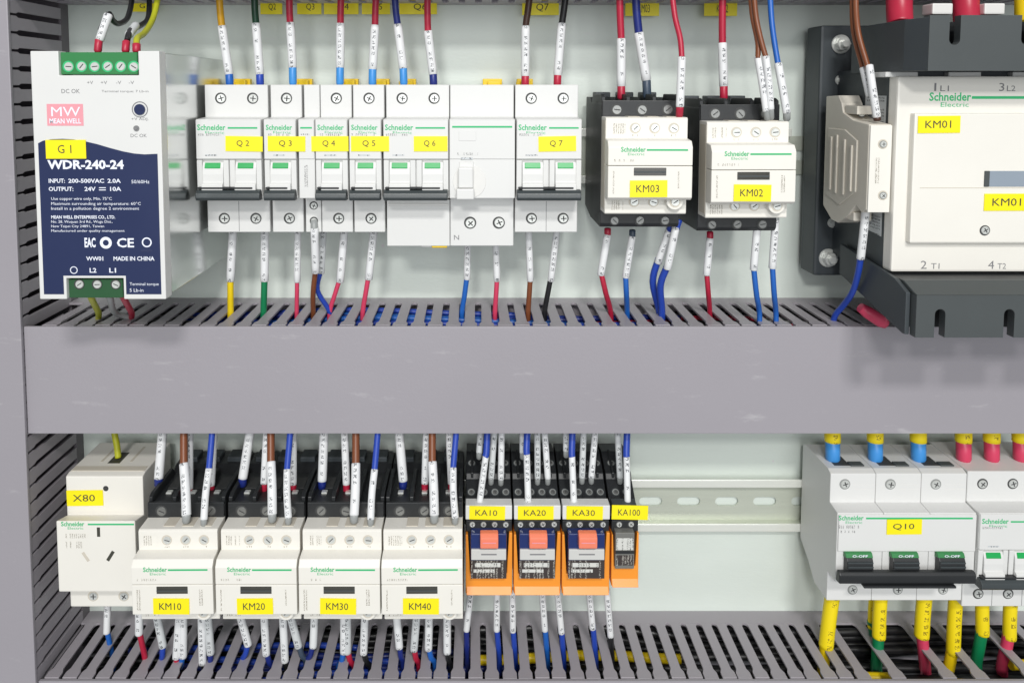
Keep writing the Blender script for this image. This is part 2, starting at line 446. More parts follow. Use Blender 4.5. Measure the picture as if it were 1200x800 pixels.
# ------------------------------------------------------------------ power supply
d = 112
t = T('power_supply', 'white and navy DIN-rail power supply with steel sides and yellow label G1', 'power supply', W(115, 350, 60))
xl, xr = XX(41, 205, d), XX(190.5, 205, d); zt, zb = ZZ(60, d), ZZ(350.5, d)
def pz(y): return ZZ(y, d)
def pxx(x, y=205): return XX(x, y, d)
P('housing', MB().box(xl+1, xr-.3, 8.5, 104, zb+.8, zt-.6), 'steel', t, .4)
fp = [(xl, zb), (pxx(78, 340), zb), (pxx(78, 340), pz(326)), (pxx(145, 340), pz(326)), (pxx(145, 340), zb), (xr, zb), (xr, zt), (pxx(162, 70), zt), (pxx(162, 70), pz(88.5)), (pxx(68.5, 70), pz(88.5)), (pxx(68.5, 70), zt), (xl, zt)]
P('front_plate', MB().prism_d(fp, 104.2, d), 'white', t, .5)
curve = [(44, 168), (52, 165), (62, 163.3), (75, 162.8), (88, 163.5), (100, 165.5), (115, 169), (130, 173.5), (145, 177.5), (158, 180), (170, 181), (183, 180.4)]
pts = [(XX(x, 205, d), ZZ(y, d)) for x, y in curve]
pts = [(max(p[0], xl+2.2), p[1]) for p in pts]
dec = pts + [(xr-2.2, pts[-1][1]), (xr-2.2, zb+2.5), (pxx(148, 340), zb+2.5), (pxx(148, 340), pz(323)), (pxx(75, 340), pz(323)), (pxx(75, 340), zb+2.5), (xl+2.2, zb+2.5)]
P('navy_panel', MB().prism_d(list(reversed(dec)), d-.2, d+.12), 'navy', t)
dn = d+.2
g = P('terminal_block', MB().pbox(69.5, 61.5, 161, 87.5, 109.8, 60), 'green_conn', t, .3)
P('terminal_block', MB().pbox(79, 327, 144, 349, 109.5, 60), 'green_conn_d', t, .3)
for i in range(6): screw(t, pxx(77.5+i*15.4, 78), 109.9, pz(78), 2.8, 'green_print', 'screw', 'slot')
for x in (90, 111, 133): screw(t, pxx(x, 334), 109.6, pz(334.5), 2.6, 'well', 'screw', 'slot')
P('logo', MB().pbox(55, 122, 97.5, 147.5, d+.12, d-.2), 'pink', t)
txt(t, 'MW', 60, 125.5, 94, 136.5, dn, 'white_print', 0, 'logo'); txt(t, 'MEAN WELL', 58, 139, 95, 145, dn, 'white_print', 1, 'logo')
psticker(t, 'G1', 54, 164, 101, 186, d+.2)
for s, a, b_, c, e, bo in (('WDR-240-24', 55.5, 187.5, 145, 198.5, 2), ('INPUT:', 57, 209.5, 76, 214.5, 1), ('200-500VAC', 80, 209.5, 122, 214.5, 1), ('2.0A', 126, 209.5, 141.5, 214.5, 1),
                        ('50/60Hz', 154, 211, 175, 215, 0), ('OUTPUT:', 57, 219, 86, 224, 1), ('24V', 99, 219, 112, 224, 1), ('10A', 129, 219, 142, 224, 1),
                        ('Use copper wire only, Min. 75°C', 60, 231, 131, 235.5, 0), ('Maximum surrounding air temperature: 60°C', 60, 236.8, 165, 241.3, 0), ('Install in a pollution degree 2 environment', 60, 242.6, 163, 247, 0),
                        ('MEAN WELL ENTERPRISES CO., LTD.', 60, 252.5, 135, 257, 1), ('No. 28, Wuquan 3rd Rd., Wugu Dist.,', 60, 258.2, 132, 262.2, 0), ('New Taipei City 24891, Taiwan', 60, 263.6, 122, 267.4, 0),
                        ('Manufactured under quality management', 60, 269, 146, 272.6, 0),
                        ('EAC', 99, 278.5, 112, 290, 2), ('CE', 137, 279, 157, 290, 1), ('WW01', 101, 300.5, 121, 305.5, 1), ('MADE IN CHINA', 133, 300.5, 181, 305.5, 1),
                        ('L2', 105, 314, 113, 319.5, 1), ('L1', 128, 314, 136, 319.5, 1), ('Terminal torque', 152, 331, 186, 335.5, 0), ('5 Lb-in', 152, 338, 168, 342, 0)):
    txt(t, s, a, b_, c, e, dn, 'white_print', bo)
for (cx_, cy_, ro, ri) in ((124, 284.5, 7.2, 3.6), (172, 284, 6, 4.4), (86.5, 316.5, 4.6, 3.6)):
    mb = MB(); c = W(cx_, cy_, dn); n = 24; b = 0
    for i in range(n):
        a = 2*math.pi*i/n
        for rr in (ro/2.42, ri/2.42): mb.v.append((c.x+rr*math.cos(a), -dn, c.z+rr*math.sin(a)))
    for i in range(n): j = (i+1) % n; mb.face([2*i, 2*j, 2*j+1, 2*i+1])
    P('logo', mb, 'white_print', t)
P('logo', MB().pbox(165, 292, 179, 295, dn, d+.05), 'print_on_navy', t)
P('symbol', MB().pbox(116, 219.6, 124, 220.6, dn, d), 'white_print', t); P('symbol', MB().pbox(116, 222.2, 124, 223.2, dn, d), 'white_print', t)
for s, a, b_, c, e in (('DC OK', 72, 104.5, 93.5, 109.5), ('+V', 102, 95, 109, 98.8), ('+V', 118, 95, 125.5, 98.8), ('-V', 136, 95, 142, 98.8), ('-V', 151, 95, 157, 98.8), ('Terminal torque: 7 Lb-in', 119, 105.8, 174, 109.2), ('+V ADJ.', 154, 138, 174, 142), ('DC OK', 153, 157, 172, 161)):
    txt(t, s, a, b_, c, e, d+.08, 'grey_print', 0)
c = W(164, 128.5, d); P('adjust_knob', MB().cyl((c.x, -d+.3, c.z), (0, -1, 0), 2.7, 1.0, 20).box(c.x-1.8, c.x+1.8, d+.5, d+.9, c.z-.3, c.z+.3), 'navy', t)
mb = MB()
for i in range(24):
    a = 2*math.pi*i/24
    for rr in (3.5, 4.0): mb.v.append((c.x+rr*math.cos(a), -d-.08, c.z+rr*math.sin(a)))
for i in range(24): j = (i+1) % 24; mb.face([2*i, 2*j, 2*j+1, 2*i+1])
P('knob_ring', mb, 'grey_print', t)
c = W(160, 150.5, d); P('indicator_lamp', MB().cyl((c.x, -d+.2, c.z), (0, -1, 0), 1.4, .7, 16).cyl((c.x, -d-.5, c.z), (0, -1, 0), .7, .3, 12), 'grey_print', t)

# ------------------------------------------------------------------ miniature circuit breakers
def breaker(name, label, x0, n, zt, tag, tagx, pw=18.05, ds=55.0, dnose=71.0, top_screws=True, bot=True, brandbar=True, aux=False, low=84.0, clip=(), grp=None):
    x1 = x0 + n*pw - .45
    t = T(name, label, 'circuit breaker', ((x0+x1)/2, -8, zt-low), grp)
    z = lambda k: zt-k
    e = dnose-71.0
    P('housing', MB().prism_x([(8, z(0)), (ds, z(0)), (ds, z(18.2)), (dnose-.6, z(18.9)), (dnose-.6, z(41)), (68.6+e, z(41)), (68.6+e, z(62.6)), (ds, z(62.6)), (ds, z(low)), (8, z(low))], x0, x1), 'white', t, .35)
    P('front_plate', MB().box(x0+.15, x1-.15, dnose-.8, dnose, z(40.6), z(19.3)), 'white', t, .25)
    for i in range(n):
        a = x0+i*pw; xc = a+pw/2
        if top_screws: screw(t, xc, ds, z(7.6), 3.2)
        if bot: screw(t, xc+.5, ds, z(76), 3.2)
        for xx, ww in ((a+.1, 2.9), (a+pw-3.4, 2.9)):
            P('toggle_guard', MB().prism_x([(68+e, z(41.2)), (70.6+e, z(41.2)), (70.2+e, z(58)), (68+e, z(62.3))], xx, xx+ww), 'white', t, .2)
        tg = P('toggle', MB().prism_x([(68.2+e, z(42)), (70+e, z(42.4)), (70.9+e, z(45.2)), (71.4+e, z(49)), (71.3+e, z(53.4)), (73+e, z(54.4)), (73+e, z(57.6)), (68.2+e, z(58))], a+3.2, a+pw-3.4), 'white', t, .4)
        P('green_flag', MB().prism_x([(69.4+e, z(42.7)), (70.4+e, z(42.7)), (71.25+e, z(45.2)), (71.3+e, z(45.8)), (69.4+e, z(45.8))], a+4.5, a+pw-4.9), 'green_flag', tg, .2)
        if n > 1 and i: P('pole_joint', MB().box(a-.25, a+.05, ds-.4, ds+.06, z(83.5), z(63)), 'grey_print', t)
    hb = P('handle_bar', MB().prism_x([(68+e, z(57.0)), (72.6+e, z(57.6)), (74.4+e, z(59.2)), (74.8+e, z(61.5)), (73.6+e, z(63.2)), (68+e, z(63.4))], x0+.2, x1-.4), 'handle', t, .5)
    P('handle_bar', MB().box(x0+1, x1-4.5, 69+e, 73.4+e, z(56.9), z(55.9)), 'black', t, .3)
    bx = x1-1.8
    wt = min(15.5, (x1-x0)*.82)
    brand(t, x0+1, z(23.6), wt, x0+1+wt+1.2, bx, dnose+.05) if n > 1 else brand(t, x0+1.3, z(23.6), wt, x0+1.5, x0+2, dnose+.05, hb=.05)
    P('fine_print', MB().quad(x0+1.5, z(27.9), x0+min(14, x1-x0-2), z(26.6), dnose+.07), 'print_on_white', t)
    P('fine_print', MB().quad(x0+5, z(38.9), x0+11.5, z(38.1), dnose+.07), 'print_on_label', t)
    P('vent_row', MB().box(x0+3, x1-3, ds-.2, ds+.08, z(66.2), z(65.6)), 'white_b', t)
    for cx_ in clip:
        P('rail_clip', MB().box(cx_-5, cx_+5, 4, 9, z(1.5), z(-4)).box(cx_-2.5, cx_+3.5, 8.4, 14, z(1), z(-3)).box(cx_-5.5, cx_-3, 8.4, 11, z(1), z(-2.5)), 'yellow_clip', t, .5)
    if tag:
        sticker(t, tag, tagx[0], z(36.4), tagx[1], z(28.1), dnose+.1)
    return t
ZT = ZZ(99.5, 55)
def xs55(px): return XX(px, 180, 55)
def xs71(px): return XX(px, 171, 71)
def b_(label, pxl, n, tag, tg, clip, **k):
    return breaker('circuit_breaker', label, xs55(pxl), n, ZT, tag, (xs71(tg[0]), xs71(tg[1])), clip=[XX(c, 92, 8) for c in clip], **k)
b_('white two-pole breaker with yellow label Q2 beside the power supply', 241.5, 2, 'Q2', (264.5, 308), (284,))
b_('white single-pole breaker with yellow label Q3', 318.2, 1, 'Q3', (314, 358), (356.5,))
b_('white single-pole breaker with yellow label Q4', 376.3, 1, 'Q4', (365, 408.5), (410.5,))
b_('white single-pole breaker with yellow label Q5', 414.4, 1, 'Q5', (411.5, 456), (447,))
q6 = b_('white two-pole breaker with yellow label Q6 joined to a leakage module', 453, 2, 'Q6', (485, 524.5), (478,), bot=False, low=64.5)
b_('white two-pole breaker with yellow label Q7 at the end of the upper breaker row', 603.5, 2, 'Q7', (631, 675), (615,))
# narrow auxiliary contact between Q3 and Q4
x0, x1 = xs55(357.2), xs55(375.4)
t = T('auxiliary_contact', 'narrow white auxiliary contact module squeezed between breakers Q3 and Q4', 'contact module', ((x0+x1)/2, -8, ZT-84))
z = lambda k: ZT-k
P('housing', MB().prism_x([(8, z(0)), (55, z(0)), (55, z(18.2)), (70.4, z(18.9)), (70.4, z(62.4)), (55, z(62.4)), (55, z(84)), (8, z(84))], x0, x1), 'white', t, .35)
P('front_plate', MB().box(x0+.2, x1-.2, 70.2, 71, z(40.6), z(19.3)), 'white', t, .2)
P('green_bar', MB().box(x0+1.2, x1-1.2, 70.9, 71.08, z(24), z(23.1)), 'green_print', t)
P('fine_print', MB().quad(x0+3, z(56), x0+5.5, z(44), 70.5), 'print_on_white', t)
P('fine_print', MB().quad(x0+1.5, z(27.5), x0+6, z(26.7), 71.08), 'print_on_white', t)
screw(t, (x0+x1)/2+.2, 55, z(68.6), 2.4); screw(t, (x0+x1)/2+.2, 55, z(77.5), 2.4, 'well')
# residual current module beside Q6
x0, x1, xa = xs55(527.6), xs55(601.8), xs55(453.4)
t = T('leakage_module', 'white earth leakage module without label, joined between breakers Q6 and Q7', 'breaker module', ((x0+x1)/2, -8, ZT-90))
P('housing', MB().prism_x([(8, z(0)), (55, z(0)), (55, z(18.2)), (70.4, z(18.9)), (70.4, z(62.4)), (57.2, z(62.4)), (57.2, z(91.5)), (8, z(91.5))], x0, x1), 'white', t, .35)
P('terminal_cover', MB().box(xa, x0-.3, 8, 57.2, z(91.5), z(65)), 'white', t, .4)
P('cover_lip', MB().box(xa+.5, x0-1, 57, 58, z(68.5), z(67)), 'white_b', t, .2)
P('front_plate', MB().box(x0+.2, x1-.2, 70.2, 71, z(40.6), z(19.3)), 'white', t, .2)
P('green_bar', MB().box(x0+1.6, x1-1.6, 70.9, 71.08, z(23.5), z(22.5)), 'green_print', t)
cl = XX(577, 92, 8); P('rail_clip', MB().box(cl-6, cl+6, 4, 9, z(1.5), z(-4)).box(cl-3, cl+5, 8.4, 13, z(1), z(-2.2)), 'yellow_clip', t, .5)
P('yellow_tab', MB().pbox(506, 285.5, 524, 290.5, 56.4, 45), 'yellow_clip', t, .3)
P('white_tab', MB().pbox(494, 285.5, 505.5, 289.5, 56.2, 46), 'white_b', t, .3)
c = W(549, 213, 70.4)
P('reset_recess', MB().cyl((c.x+.5, -70.2, c.z), (0, -1, 0), 9.2, .5, 32), 'white_b', t, .2)
P('reset_lever', MB().box(c.x-5.5, c.x+2.5, 70.3, 75, c.z-3, c.z+8.2).box(c.x-6.5, c.x+3, 70.3, 76.5, c.z-9, c.z-3.2), 'white', t, .7)
for (a, bb, cc, e) in ((538, 157, 556, 161), (536, 179, 560, 182)): P('fine_print', MB().quad(XX(a, 160, 71), ZZ(e, 71), XX(cc, 160, 71), ZZ(bb, 71), 71.1), 'print_on_white', t)
P('fine_print', MB().quad(XX(540, 184, 71), ZZ(187, 71), XX(554, 184, 71), ZZ(184.5, 71), 71.1), 'print_on_label', t)
P('test_button', MB().pbox(537.5, 153.5, 558, 165.5, 71.25, 70.5), 'white', t, .2)
P('test_button', MB().pbox(538, 189.5, 555, 197, 71.1, 70), 'white', t, .3)
for x in (551, 584.5): screw(t, XX(x, 261, 57.2), 57.2, ZZ(261, 57.2), 3.5)
txt(t, 'N', 532, 275.5, 538, 281, 57.3, 'grey_print', 0)

# ------------------------------------------------------------------ contactors
def contactor(label, cx_, zb, tag, tagdx=0., grp=None):
    t = T('contactor', label, 'contactor', (cx_, -8, zb), grp)
    X = lambda k: cx_+k
    z = lambda k: zb+k
    P('base', MB().prism_x([(8, z(4)), (30, z(0)), (64, z(0)), (66, z(2)), (66, z(69)), (30, z(69)), (24, z(72)), (8, z(72))], X(-22), X(22)), 'black', t, .5)
    for s0 in (-22, -8.4, 6.0, 19.6):
        P('terminal_rib', MB().prism_x([(30, z(68.5)), (65.4, z(68.5)), (65.4, z(72.6)), (62, z(74)), (34, z(74))], X(s0+.1), X(s0+2.3)), 'black', t, .3)
    P('terminal_face', MB().box(X(-21.7), X(21.7), 65.6, 67.4, z(59), z(70.6)), 'black', t, .4)
    for k in (-14, 0, 14):
        screw(t, X(k), 67.4, z(65.6), 3.4, 'well', 'screw_dark', 'slot')
        P('clamp', MB().box(X(k-2.2), X(k+1.2), 52, 55.5, z(68.8), z(70)), 'screw', t, .3)
        P('rear_terminal', MB().box(X(k-4.6), X(k+4.6), 11, 22, z(71.5), z(75)), 'charcoal_dark_or_shade', t, .6)
        P('wire_entry', MB().box(X(k-3.4), X(k+3.4), 36, 49, z(68.6), z(69.3)), 'well', t, .1)
        screw(t, X(k), 66.1, z(4), 3.0, 'well', 'screw_dark', 'slot')
    # white front
    P('front_housing', MB().prism_x([(66, z(9.8)), (79.5, z(9.8)), (80, z(10.4)), (80, z(20)), (80, z(61)), (79, z(61.8)), (66, z(61.8))], X(-21.9), X(21.9)), 'cream', t, .5)
    for k in (-6.2, 4.2, 14.4):
        P('terminal_notch', MB().box(X(k-3.2), X(k+3.2), 67.5, 76.5, z(61.7), z(62.1)), 'cream_b', t, .1)
    nose = P('front_cover', MB().prism_x([(79.8, z(18.6)), (88, z(18.6)), (90, z(20)), (90, z(36.6)), (79.8, z(36.6))], X(-22.1), X(22.1)), 'cream', t, .45)
    P('front_cover', MB().prism_x([(79.8, z(36.9)), (90, z(36.9)), (90, z(46.5)), (87.6, z(49.8)), (79.8, z(50.6))], X(-22.1), X(22.1)), 'cream', t, .45)
    P('window', MB().box(X(-8.6), X(8.4), 89.4, 90.15, z(31.6), z(35.8)), 'glass_dark', nose, .15)
    P('window_bar', MB().box(X(-8.4), X(8.2), 90.1, 90.6, z(33.2), z(34.0)), 'charcoal', nose)
    P('side_print', MB().quad(X(-19.5), z(22), X(-17.5), z(34), 90.06), 'print_on_cream', nose)
    P('side_print', MB().quad(X(14.5), z(25), X(16.5), z(34), 90.06), 'print_on_cream', nose)
    P('side_print', MB().quad(X(-19.5), z(12), X(-12), z(17), 80.06), 'print_on_cream', t)
    for k in (-6.2, 4.2, 14.4):
        screw(t, X(k), 80, z(56), 2.9, 'cream_b', 'screw', 'slot')
        screw(t, X(k), 80, z(16.4), 2.9, 'cream_b', 'screw', 'slot')
    for k in (-6.2, 4.2, 14.4):
        P('side_print', MB().quad(X(k-1.5), z(51.6), X(k+1.5), z(52.6), 80.06), 'print_on_cream', t)
    P('side_print', MB().quad(X(-19), z(53), X(-11.5), z(58.5), 80.06), 'print_on_cream', t)
    P('side_print', MB().quad(X(-19), z(39), X(-8), z(40.2), 90.06), 'print_on_cream', nose)
    P('side_seam', MB().box(X(-22.05), X(-21.8), 68, 79, z(12), z(60)), 'cream_b', t)
    P('screw_boss', MB().cyl((X(14.6), -79.8, z(17.2)), (0, -1, 0), 4.4, 5, 24), 'cream', t, .4)
    screw(t, X(14.6), 84.8, z(17.0), 2.9, 'cream_b', 'screw', 'slot')
    brand(nose, X(-15.5), z(45.1), 13, X(-2), X(19.5), 90.05)
    sticker(nose, tag, X(-10.2+tagdx), z(20.3), X(9.4+tagdx), z(29.2), 90.2)
    t.rotation_euler = (0, R(random.uniform(-.35, .35)), 0)
    return t
ub = ZZ(266.5, 66)
contactor('cream and black contactor with yellow label KM03 beside breaker Q7', XX(762, 195, 90), ub, 'KM03', -.4)
contactor('cream and black contactor with yellow label KM02 between KM03 and the large contactor', XX(883.5, 203, 90), ub-2.2, 'KM02', -.2)
lb_ = ZZ(725.5, 80)-9.8
for i, (tag, px) in enumerate((('KM10', 202), ('KM20', 300), ('KM30', 397.5), ('KM40', 495))):
    nb = ('next to the white socket', 'between KM10 and KM30', 'between KM20 and KM40', 'beside the orange relays')[i]
    contactor('cream and black contactor with yellow label %s %s' % (tag, nb), XX(px, 680, 90), lb_, tag, -.3)

# ------------------------------------------------------------------ large contactor KM01
t = T('large_contactor', 'large cream contactor with charcoal terminal covers and two KM01 labels', 'contactor', W(1150, 395, 60))
bx = 218.0
P('mounting_plate', MB().box(XX(958, 175, 28), 330, 8, 28, ZZ(323, 28), ZZ(30, 28)), 'charcoal_dark_or_shade', t, 1.5)
P('body', MB().box(bx, 330, 28, 88, ZZ(330, 95), ZZ(80, 95)), 'charcoal_dark_or_shade', t, .8)
P('front', MB().box(bx-.4, 330, 86, 95, ZZ(318.5, 95), ZZ(89.5, 95)), 'cream', t, 1.2)
P('front_cover', MB().box(XX(1069, 210, 99), 330, 94, 99, ZZ(285, 99), ZZ(133, 99)), 'cream', t, .9)
P('cover_joint', MB().box(XX(1078, 220, 99), 330, 98.9, 99.15, ZZ(220.6, 99), ZZ(219.8, 99)), 'cream_b', t)
# upper terminal cover with cable slots
def tcover(name, zlo, zhi, xl, df, slots, zs0, zs1, chz):
    """front plate of a terminal cover: one outline with round-ended cable slots open to the outer edge"""
    pts = [(xl, zlo)]
    down = zs0 <= zlo+.01
    def arc(a, b, zc, sg):
        r = (b-a)/2; c = (a+b)/2
        return [(c - r*math.cos(math.pi*k/8), zc + sg*r*math.sin(math.pi*k/8)) for k in range(9)]
    if down:
        for a, b in slots: pts += [(a, zlo)] + arc(a, b, zs1-(b-a)/2, 1) + [(b, zlo)]
    pts += [(330, zlo), (330, zhi)]
    if not down:
        for a, b in reversed(slots): pts += [(b, zhi)] + list(reversed(arc(a, b, zs0+(b-a)/2, -1))) + [(a, zhi)]
    pts += [(xl, zhi)]
    return MB().prism_d(pts, df-5, df)
ztop0, ztop1 = ZZ(83, 118), ZZ(18, 118)
sl = [(XX(1112.5, 40, 118), XX(1125.5, 40, 118)), (XX(1197, 40, 118), XX(1210, 40, 118)), (XX(1281, 40, 118), XX(1294, 40, 118))]
cv = P('terminal_cover', tcover('c', ztop0, ztop1, XX(1089, 40, 118), 118, sl, ZZ(53, 118), ztop1, 0), 'charcoal', t)
xk = XX(1089, 40, 118)
P('cover_side', MB().prism_z([(xk-4.2, 50), (xk-4.2, 104), (xk+.0, 117.8), (xk+.0, 112.5), (xk+3, 112.5), (xk+3, 50)], ztop0, ztop1-.8), 'charcoal_dark_or_shade', cv, .4)
P('cover_floor', MB().box(xk+3.1, 330, 50, 112.8, ztop0+.4, ztop0+3), 'charcoal_dark_or_shade', cv)
P('slot_shade_sheet', MB().box(xk+3.1, 330, 98, 104, ztop0+3.1, ztop1-2), 'black', cv)  # added black sheet, keeps the upper cable slots dark
for a, b in ((1038, 1076), (1112, 1150), (1187, 1225)):
    P('white_strip', MB().pbox(a, 84.5, b, 90.5, 92, 80), 'white', t, .3)
# lower terminal cover
zf0, zf1 = ZZ(395.5, 120), ZZ(346, 120); zs = ZZ(319.5, 95)-.8
sl = [(XX(1095, 380, 120), XX(1107.5, 380, 120)), (XX(1176, 380, 120), XX(1188.5, 380, 120)), (XX(1257, 380, 120), XX(1270, 380, 120))]
lx = XX(1073.5, 370, 120)
cv = P('terminal_cover', tcover('c', zf0, zf1, lx, 120, sl, zf0, ZZ(362, 120), 0), 'charcoal', t)
P('cover_slope', MB().prism_x([(104, zs), (108, zs), (120, zf1+.05), (115, zf1+.05), (104, zs-3)], lx, 330), 'charcoal', cv, .3)
P('cover_side', MB().prism_x([(45, zf0+14), (112, zf0), (115, zf0), (115, zf1), (104, zs), (45, zs+6)], lx-2.5, lx-.2), 'charcoal_dark_or_shade', cv, .4)
P('cover_top', MB().box(lx, 330, 90, 104, zs-2, zs), 'black', cv)
P('slot_shade_sheet', MB().box(lx, 330, 100, 106, zf0+1, zf1-1), 'black', cv)  # added black sheet behind the lower slots to darken them
for a, s, w_ in ((1095, '1', 2.2), (1171, '3', 6)): txt(t, s, a, 97.5, a+w_, 107, 95.06, 'grey_print', 0)
for a, s in ((1102, 'L1'), (1180, 'L2')): txt(t, s, a, 100.5, a+10, 107, 95.06, 'grey_print', 0)
for a, s in ((1079, '2'), (1158, '4')): txt(t, s, a, 305.5, a+7, 315, 95.06, 'grey_print', 0)
for a, s in ((1091, 'T1'), (1169, 'T2')): txt(t, s, a, 308.5, a+10, 315, 95.06, 'grey_print', 0)
brand(t, XX(1089, 114, 95), ZZ(114.5, 95), (1138-1089)/2.28, XX(1139, 112, 95), 330, 95.06, True, 1.4)
psticker(t, 'KM01', 1075.5, 136, 1125, 156, 99.1)
psticker(t, 'KM01', 1153, 227, 1208, 247, 99.1)
P('window', MB().pbox(1154, 200.5, 1215, 219, 99.3, 98), 'window_blue', t, .2)
P('window_bar', MB().pbox(1154, 200.5, 1160, 219, 99.6, 98), 'charcoal', t, .2)
c = W(1154, 270, 99); screw(t, c.x, 99, c.z, 2.7, 'well', 'screw')
# side sticker
mb = MB(); b = 0
q = [(62, ZZ(112, 60)), (84, ZZ(112, 60)), (84, ZZ(280, 90)), (62, ZZ(268, 70))]
for dd, zz in q:
    mb.v.append((bx-.15, -dd, zz)); mb.uv[len(mb.v)-1] = (dd-73, zz-q[0][1])
mb.face([0, 1, 2, 3]); P('rating_sticker', mb, 'print_on_label', t)
for px, py, r in ((985, 52, 4.2), (984, 94, 2.2), (975, 261, 2.2), (970, 302, 4.2)):
    c = W(px, py, 28)
    mb = MB().cyl((c.x, -28, c.z), (0, -1, 0), r*1.35, 1, 24)
    if r > 3: mb.cyl((c.x, -29, c.z), (0, -1, 0), r, 4, 6).cyl((c.x, -33, c.z), (0, -1, 0), r*.55, 3, 16)
    else: mb.cyl((c.x, -29, c.z), (0, -1, 0), r*.8, 1.2, 14)
    P('bolt', mb, 'screw', t, .25)
# side auxiliary contact block clipped to KM01
t = T('auxiliary_contact', 'cream auxiliary contact block clipped to the side of the large contactor', 'contact module', W(1000, 262, 60))
ax0, ax1 = 205.6, 217.4
def dz(px, py, x=ax0):      # point on the outer side plane x = ax0
    dd = DC - F*(x)/(px-CX)/1.0
    return dd
prof = [(41, 113), (56, 112), (60, 121), (62, 132), (74, 141), (91, 146)]
up = [(dd, ZZ(py, dd)) for dd, py in prof]
lo = [(dd, ZZ(py, dd)) for dd, py in ((91, 246), (86, 249), (80, 240), (72, 252), (60, 261), (52, 257), (41, 240))]
P('housing', MB().prism_x(up+lo, ax0, ax1), 'cream_aux', t, .5)
for dd, p0, p1 in ((50, 160, 222), (57, 158, 226), (66, 163, 228), (74, 170, 224)):
    P('side_rib', MB().box(ax0-1.5, ax0-.6, dd, dd+2.2, ZZ(p1, dd), ZZ(p0, dd)), 'cream_aux', t, .3)
P('terminal_step', MB().box(ax0+1, ax1-1, 62, 76, ZZ(134, 70), ZZ(124, 70)), 'cream_aux', t, .5)
P('terminal_step', MB().box(ax0+1, ax1-1, 60, 76, ZZ(257, 70), ZZ(247, 70)), 'cream_aux', t, .5)
P('front_face', MB().box(ax0+.3, ax1-.2, 90.5, 92.2, ZZ(249, 92), ZZ(147, 92)), 'cream', t, .4)
P('side_plate', MB().prism_x([(dd, ZZ(py, dd)) for dd, py in ((46, 150), (66, 152), (80, 165), (80, 225), (62, 240), (46, 228))], ax0-.7, ax0+.2), 'cream_aux', t, .3)
for py in (169, 229):
    c = W(1034.5, py, 92.2); P('terminal_hole', MB().cyl((c.x, -92, c.z), (0, -1, 0), 2.6, .4, 18), 'cream_b', t, .2); screw(t, c.x, 92.5, c.z, 1.9, 'well_w')
c = W(1012, 132, 80); screw(t, c.x+2, 74, c.z-.5, 2.4, 'well')
P('fine_print', MB().quad(ax0+3.5, ZZ(215, 92), ax0+5.5, ZZ(185, 92), 92.3), 'print_on_cream', t)

# ------------------------------------------------------------------ lower row: socket
t = T('power_socket', 'cream DIN-rail power socket with slanted pin slots and yellow label X80', 'socket', W(115, 710, 40))
x0, x1 = XX(78, 585, 50), XX(168, 585, 50)
zt, zs1, zn0, zn1, zb = ZZ(556, 50), ZZ(603, 50), ZZ(610, 62), ZZ(693, 62), ZZ(710.5, 50)
P('housing', MB().prism_x([(8, zt), (46, zt), (50, zt-1), (50, zs1), (62, zn0), (62, zn1), (50, zn1), (50, zb), (8, zb)], x0, x1), 'cream', t, .7)
P('wire_entry', MB().box(XX(131, 530, 30), XX(145, 530, 30), 22, 36, zt-.5, zt+.15), 'dark_print', t)
for a in (121, 155): P('top_groove', MB().box(XX(a, 530, 30), XX(a+3, 530, 30), 14, 34, zt-.5, zt+.12), 'cream_b', t)
P('top_strip', MB().box(x0+1, x1-1, 40, 45.5, zt-.5, zt+.35), 'cream_b', t, .1)
psticker(t, 'X80', 78.5, 574, 121, 592, 50.1)
screw(t, XX(124, 572, 50), 50, ZZ(572, 50), 1.6, 'well', 'well')
brand(t, XX(71.5, 613, 62), ZZ(614, 62), 13.5, XX(103, 614, 62), XX(157, 614, 62), 62.08)
def slot(px, py, L, wd, ang, m):
    c = W(px, py, 62); n = MB(); a = R(ang)
    ux, uz = math.sin(a), math.cos(a)
    pts = [(c.x+ux*L/2+uz*wd/2, c.z+uz*L/2-ux*wd/2), (c.x+ux*L/2-uz*wd/2, c.z+uz*L/2+ux*wd/2), (c.x-ux*L/2-uz*wd/2, c.z-uz*L/2+ux*wd/2), (c.x-ux*L/2+uz*wd/2, c.z-uz*L/2-ux*wd/2)]
    n.prism_d(list(reversed(pts)), 61.5, 62.1); P('pin_slot', n, m, t)
slot(115.5, 623, 5.6, 1.8, 0, 'dark_print'); slot(100.5, 652, 6.2, 1.7, -32, 'cream_b'); slot(129.5, 651, 6.6, 1.9, 32, 'dark_print')
for a, bb, cc, e in ((77, 625, 103, 630), (77, 634, 96, 642)): P('fine_print', MB().quad(XX(a, 630, 62), ZZ(e, 62), XX(cc, 630, 62), ZZ(bb, 62), 62.1), 'print_on_cream', t)
for px in (109, 145): screw(t, XX(px, 696, 50), 50, ZZ(698, 50), 3.2, 'cream_b')

